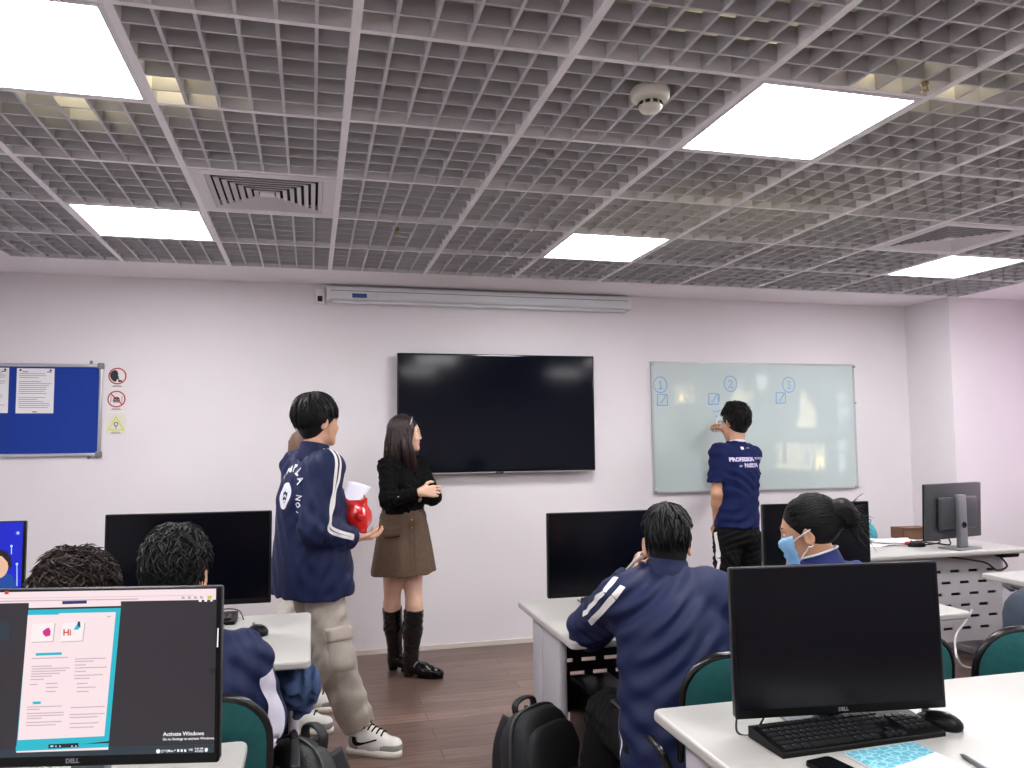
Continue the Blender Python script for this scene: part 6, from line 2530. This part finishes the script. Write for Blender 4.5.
trousers(ff, M_blackc, 9, r=(.095, .08, .07), amp=.004, h=.009)
sneaker(ff, (1.60, 2.61, 0), (0, 1), -1); sneaker(ff, (1.82, 2.63, 0), (0, 1), 1)

# ------------------------------------------- G and H: pair on the left
def seated_pair(cfg):
    fg = Fig(cfg['base'])
    F0 = unit(V3(cfg['F'])); R0 = V3(F0[1], -F0[0], 0)
    J = fg.J
    N, Pv = V3(cfg['N']), V3(cfg['P'])
    J.update(N=N, P=Pv, SL=N - R0 * .165 + V3(0, .01, -.07), SR=N + R0 * .165 + V3(0, .01, -.10), EL=V3(cfg['EL']), ER=V3(cfg['ER']), WL=V3(cfg['WL']), WR=V3(cfg['WR']),
             HR=Pv + R0 * .09, HL=Pv - R0 * .09, KL=Pv + V3(-.10, .42, -.0), KR=Pv + V3(.10, .42, 0), AL=V3(Pv[0] - .1, Pv[1] + .38, .1), AR=V3(Pv[0] + .1, Pv[1] + .38, .1))
    hf = head_frame(cfg['head'], cfg['HF'])
    J['HD'] = hf[0]
    add_head(fg.S, hf, N, .95)
    limbs(fg, foot={'R': (0, 1, 0), 'L': (0, 1, 0)})
    for s, t in (('L', (1, 0, 0)), ('R', (-1, 0, 0))):
        add_hand(fg.S, J['W' + s], (-.1 if s == 'R' else .1, 1, -.05), (0, 0, -1), t, curl=(.25, .3, .3))
    finish_body(fg, cfg['label'], cfg['skin'], .005, hf)
    face_parts(fg, hf, k=.95)
    o, S, ax = jacket(fg, F0, M_navy, cfg['seed'], hem=-.56, wid=.95, dep=.95, amp=.0045, h=.0065, sl=(.080, .075, .056), wl=(.11, .30))
    trousers(fg, M_blackc, cfg['seed'] + 1, r=(.10, .085, .075), amp=.004, h=.009)
    sneaker(fg, (J['AL'][0], J['AL'][1] - .05, 0), (0, 1), -1); sneaker(fg, (J['AR'][0], J['AR'][1] - .05, 0), (0, 1), 1)
    return fg, hf, o, S, ax


fg, hfG, oG, SG, axG = seated_pair(dict(base=(-.33, 2.30, 0), F=(.06, 1, 0), N=at(178, 632, 2.33), P=(-.31, 2.27, .55), EL=at(110, 700, 2.50), ER=at(258, 722, 2.36), WL=(-.45, 2.80, .79), WR=(-.21, 2.80, .79),
    head=at(176, 577, 2.36), HF=(.10, .97, -.22), label='seated student with tousled black hair and one ear showing, navy jacket, left side', skin=SK1, seed=71))
short_hair(fg, hfG, M_hairb, 33, .95, top=.022, side=.012, n=1500, length=.5, mess=.42, low_back=-.062, rad=.0028, whorl=(0, -.03))
J = fg.J
mb = MB()
pts = [lerp(J['SR'], J['ER'], t) + V3(.1, -.03, .03) for t in (.25, .5, .8)] + [J['ER'] + V3(.1, -.06, -.05), J['ER'] + V3(.05, -.05, -.10)]
ribbon(mb, SG, [p + V3(-.012, -.05, 0) for p in pts], V3(.8, -.5, .3), .055, fg.base, .004, n=8)
mb.build('sleeve_panel', M_lav, oG)

fh, hfH, oH, SH, axH = seated_pair(dict(base=(-.84, 2.35, 0), F=(.05, 1, 0), N=at(48, 650, 2.48), P=(-.86, 2.28, .55), EL=(-1.10, 2.55, .80), ER=(-.66, 2.56, .82), WL=(-.96, 2.82, .79), WR=(-.72, 2.84, .79),
    head=at(74, 604, 2.52), HF=(.05, .95, -.30), label='seated student with messy brown-black hair rising above the lesson screen', skin=SK1, seed=81))
short_hair(fh, hfH, M_hairc, 43, .97, top=.030, side=.030, n=1700, length=.5, mess=.75, low_back=-.065, rad=.0028, whorl=(0, -.02))

# ------------------------------------------------ bunched jacket on desk end
S = SDF(wrinkles(91, .011, (.04, .13), 8))
b0 = V3(-.035, 2.82, .655); b1 = V3(-.03, 2.82, .60)
S.rc(b0 + V3(-.01, 0, .01), b1, .042, .052, .03)
S.rc(b0, b1 + V3(.02, -.02, .03), .034, .046, .03)
S.rc(b1 + V3(-.02, 0, .01), b1 + V3(.0, 0, -.05), .05, .025, .03)
S.rc(b0 + V3(-.04, .02, .01), b0 + V3(.03, .02, .01), .035, .03, .03)
P, Fc = S.mesh(.005)
M_denim = mat('denim_blue_cloth', srgb(58, 78, 118), .8, noise=.2, nscale=22, bump=.3, bscale=60)
o = np_obj('hanging_jacket', P, Fc, M_denim, None, b0)
o.location = b0
tag(o, 'bunched denim blue jacket hanging from the end of the left second row desk', 'jacket')
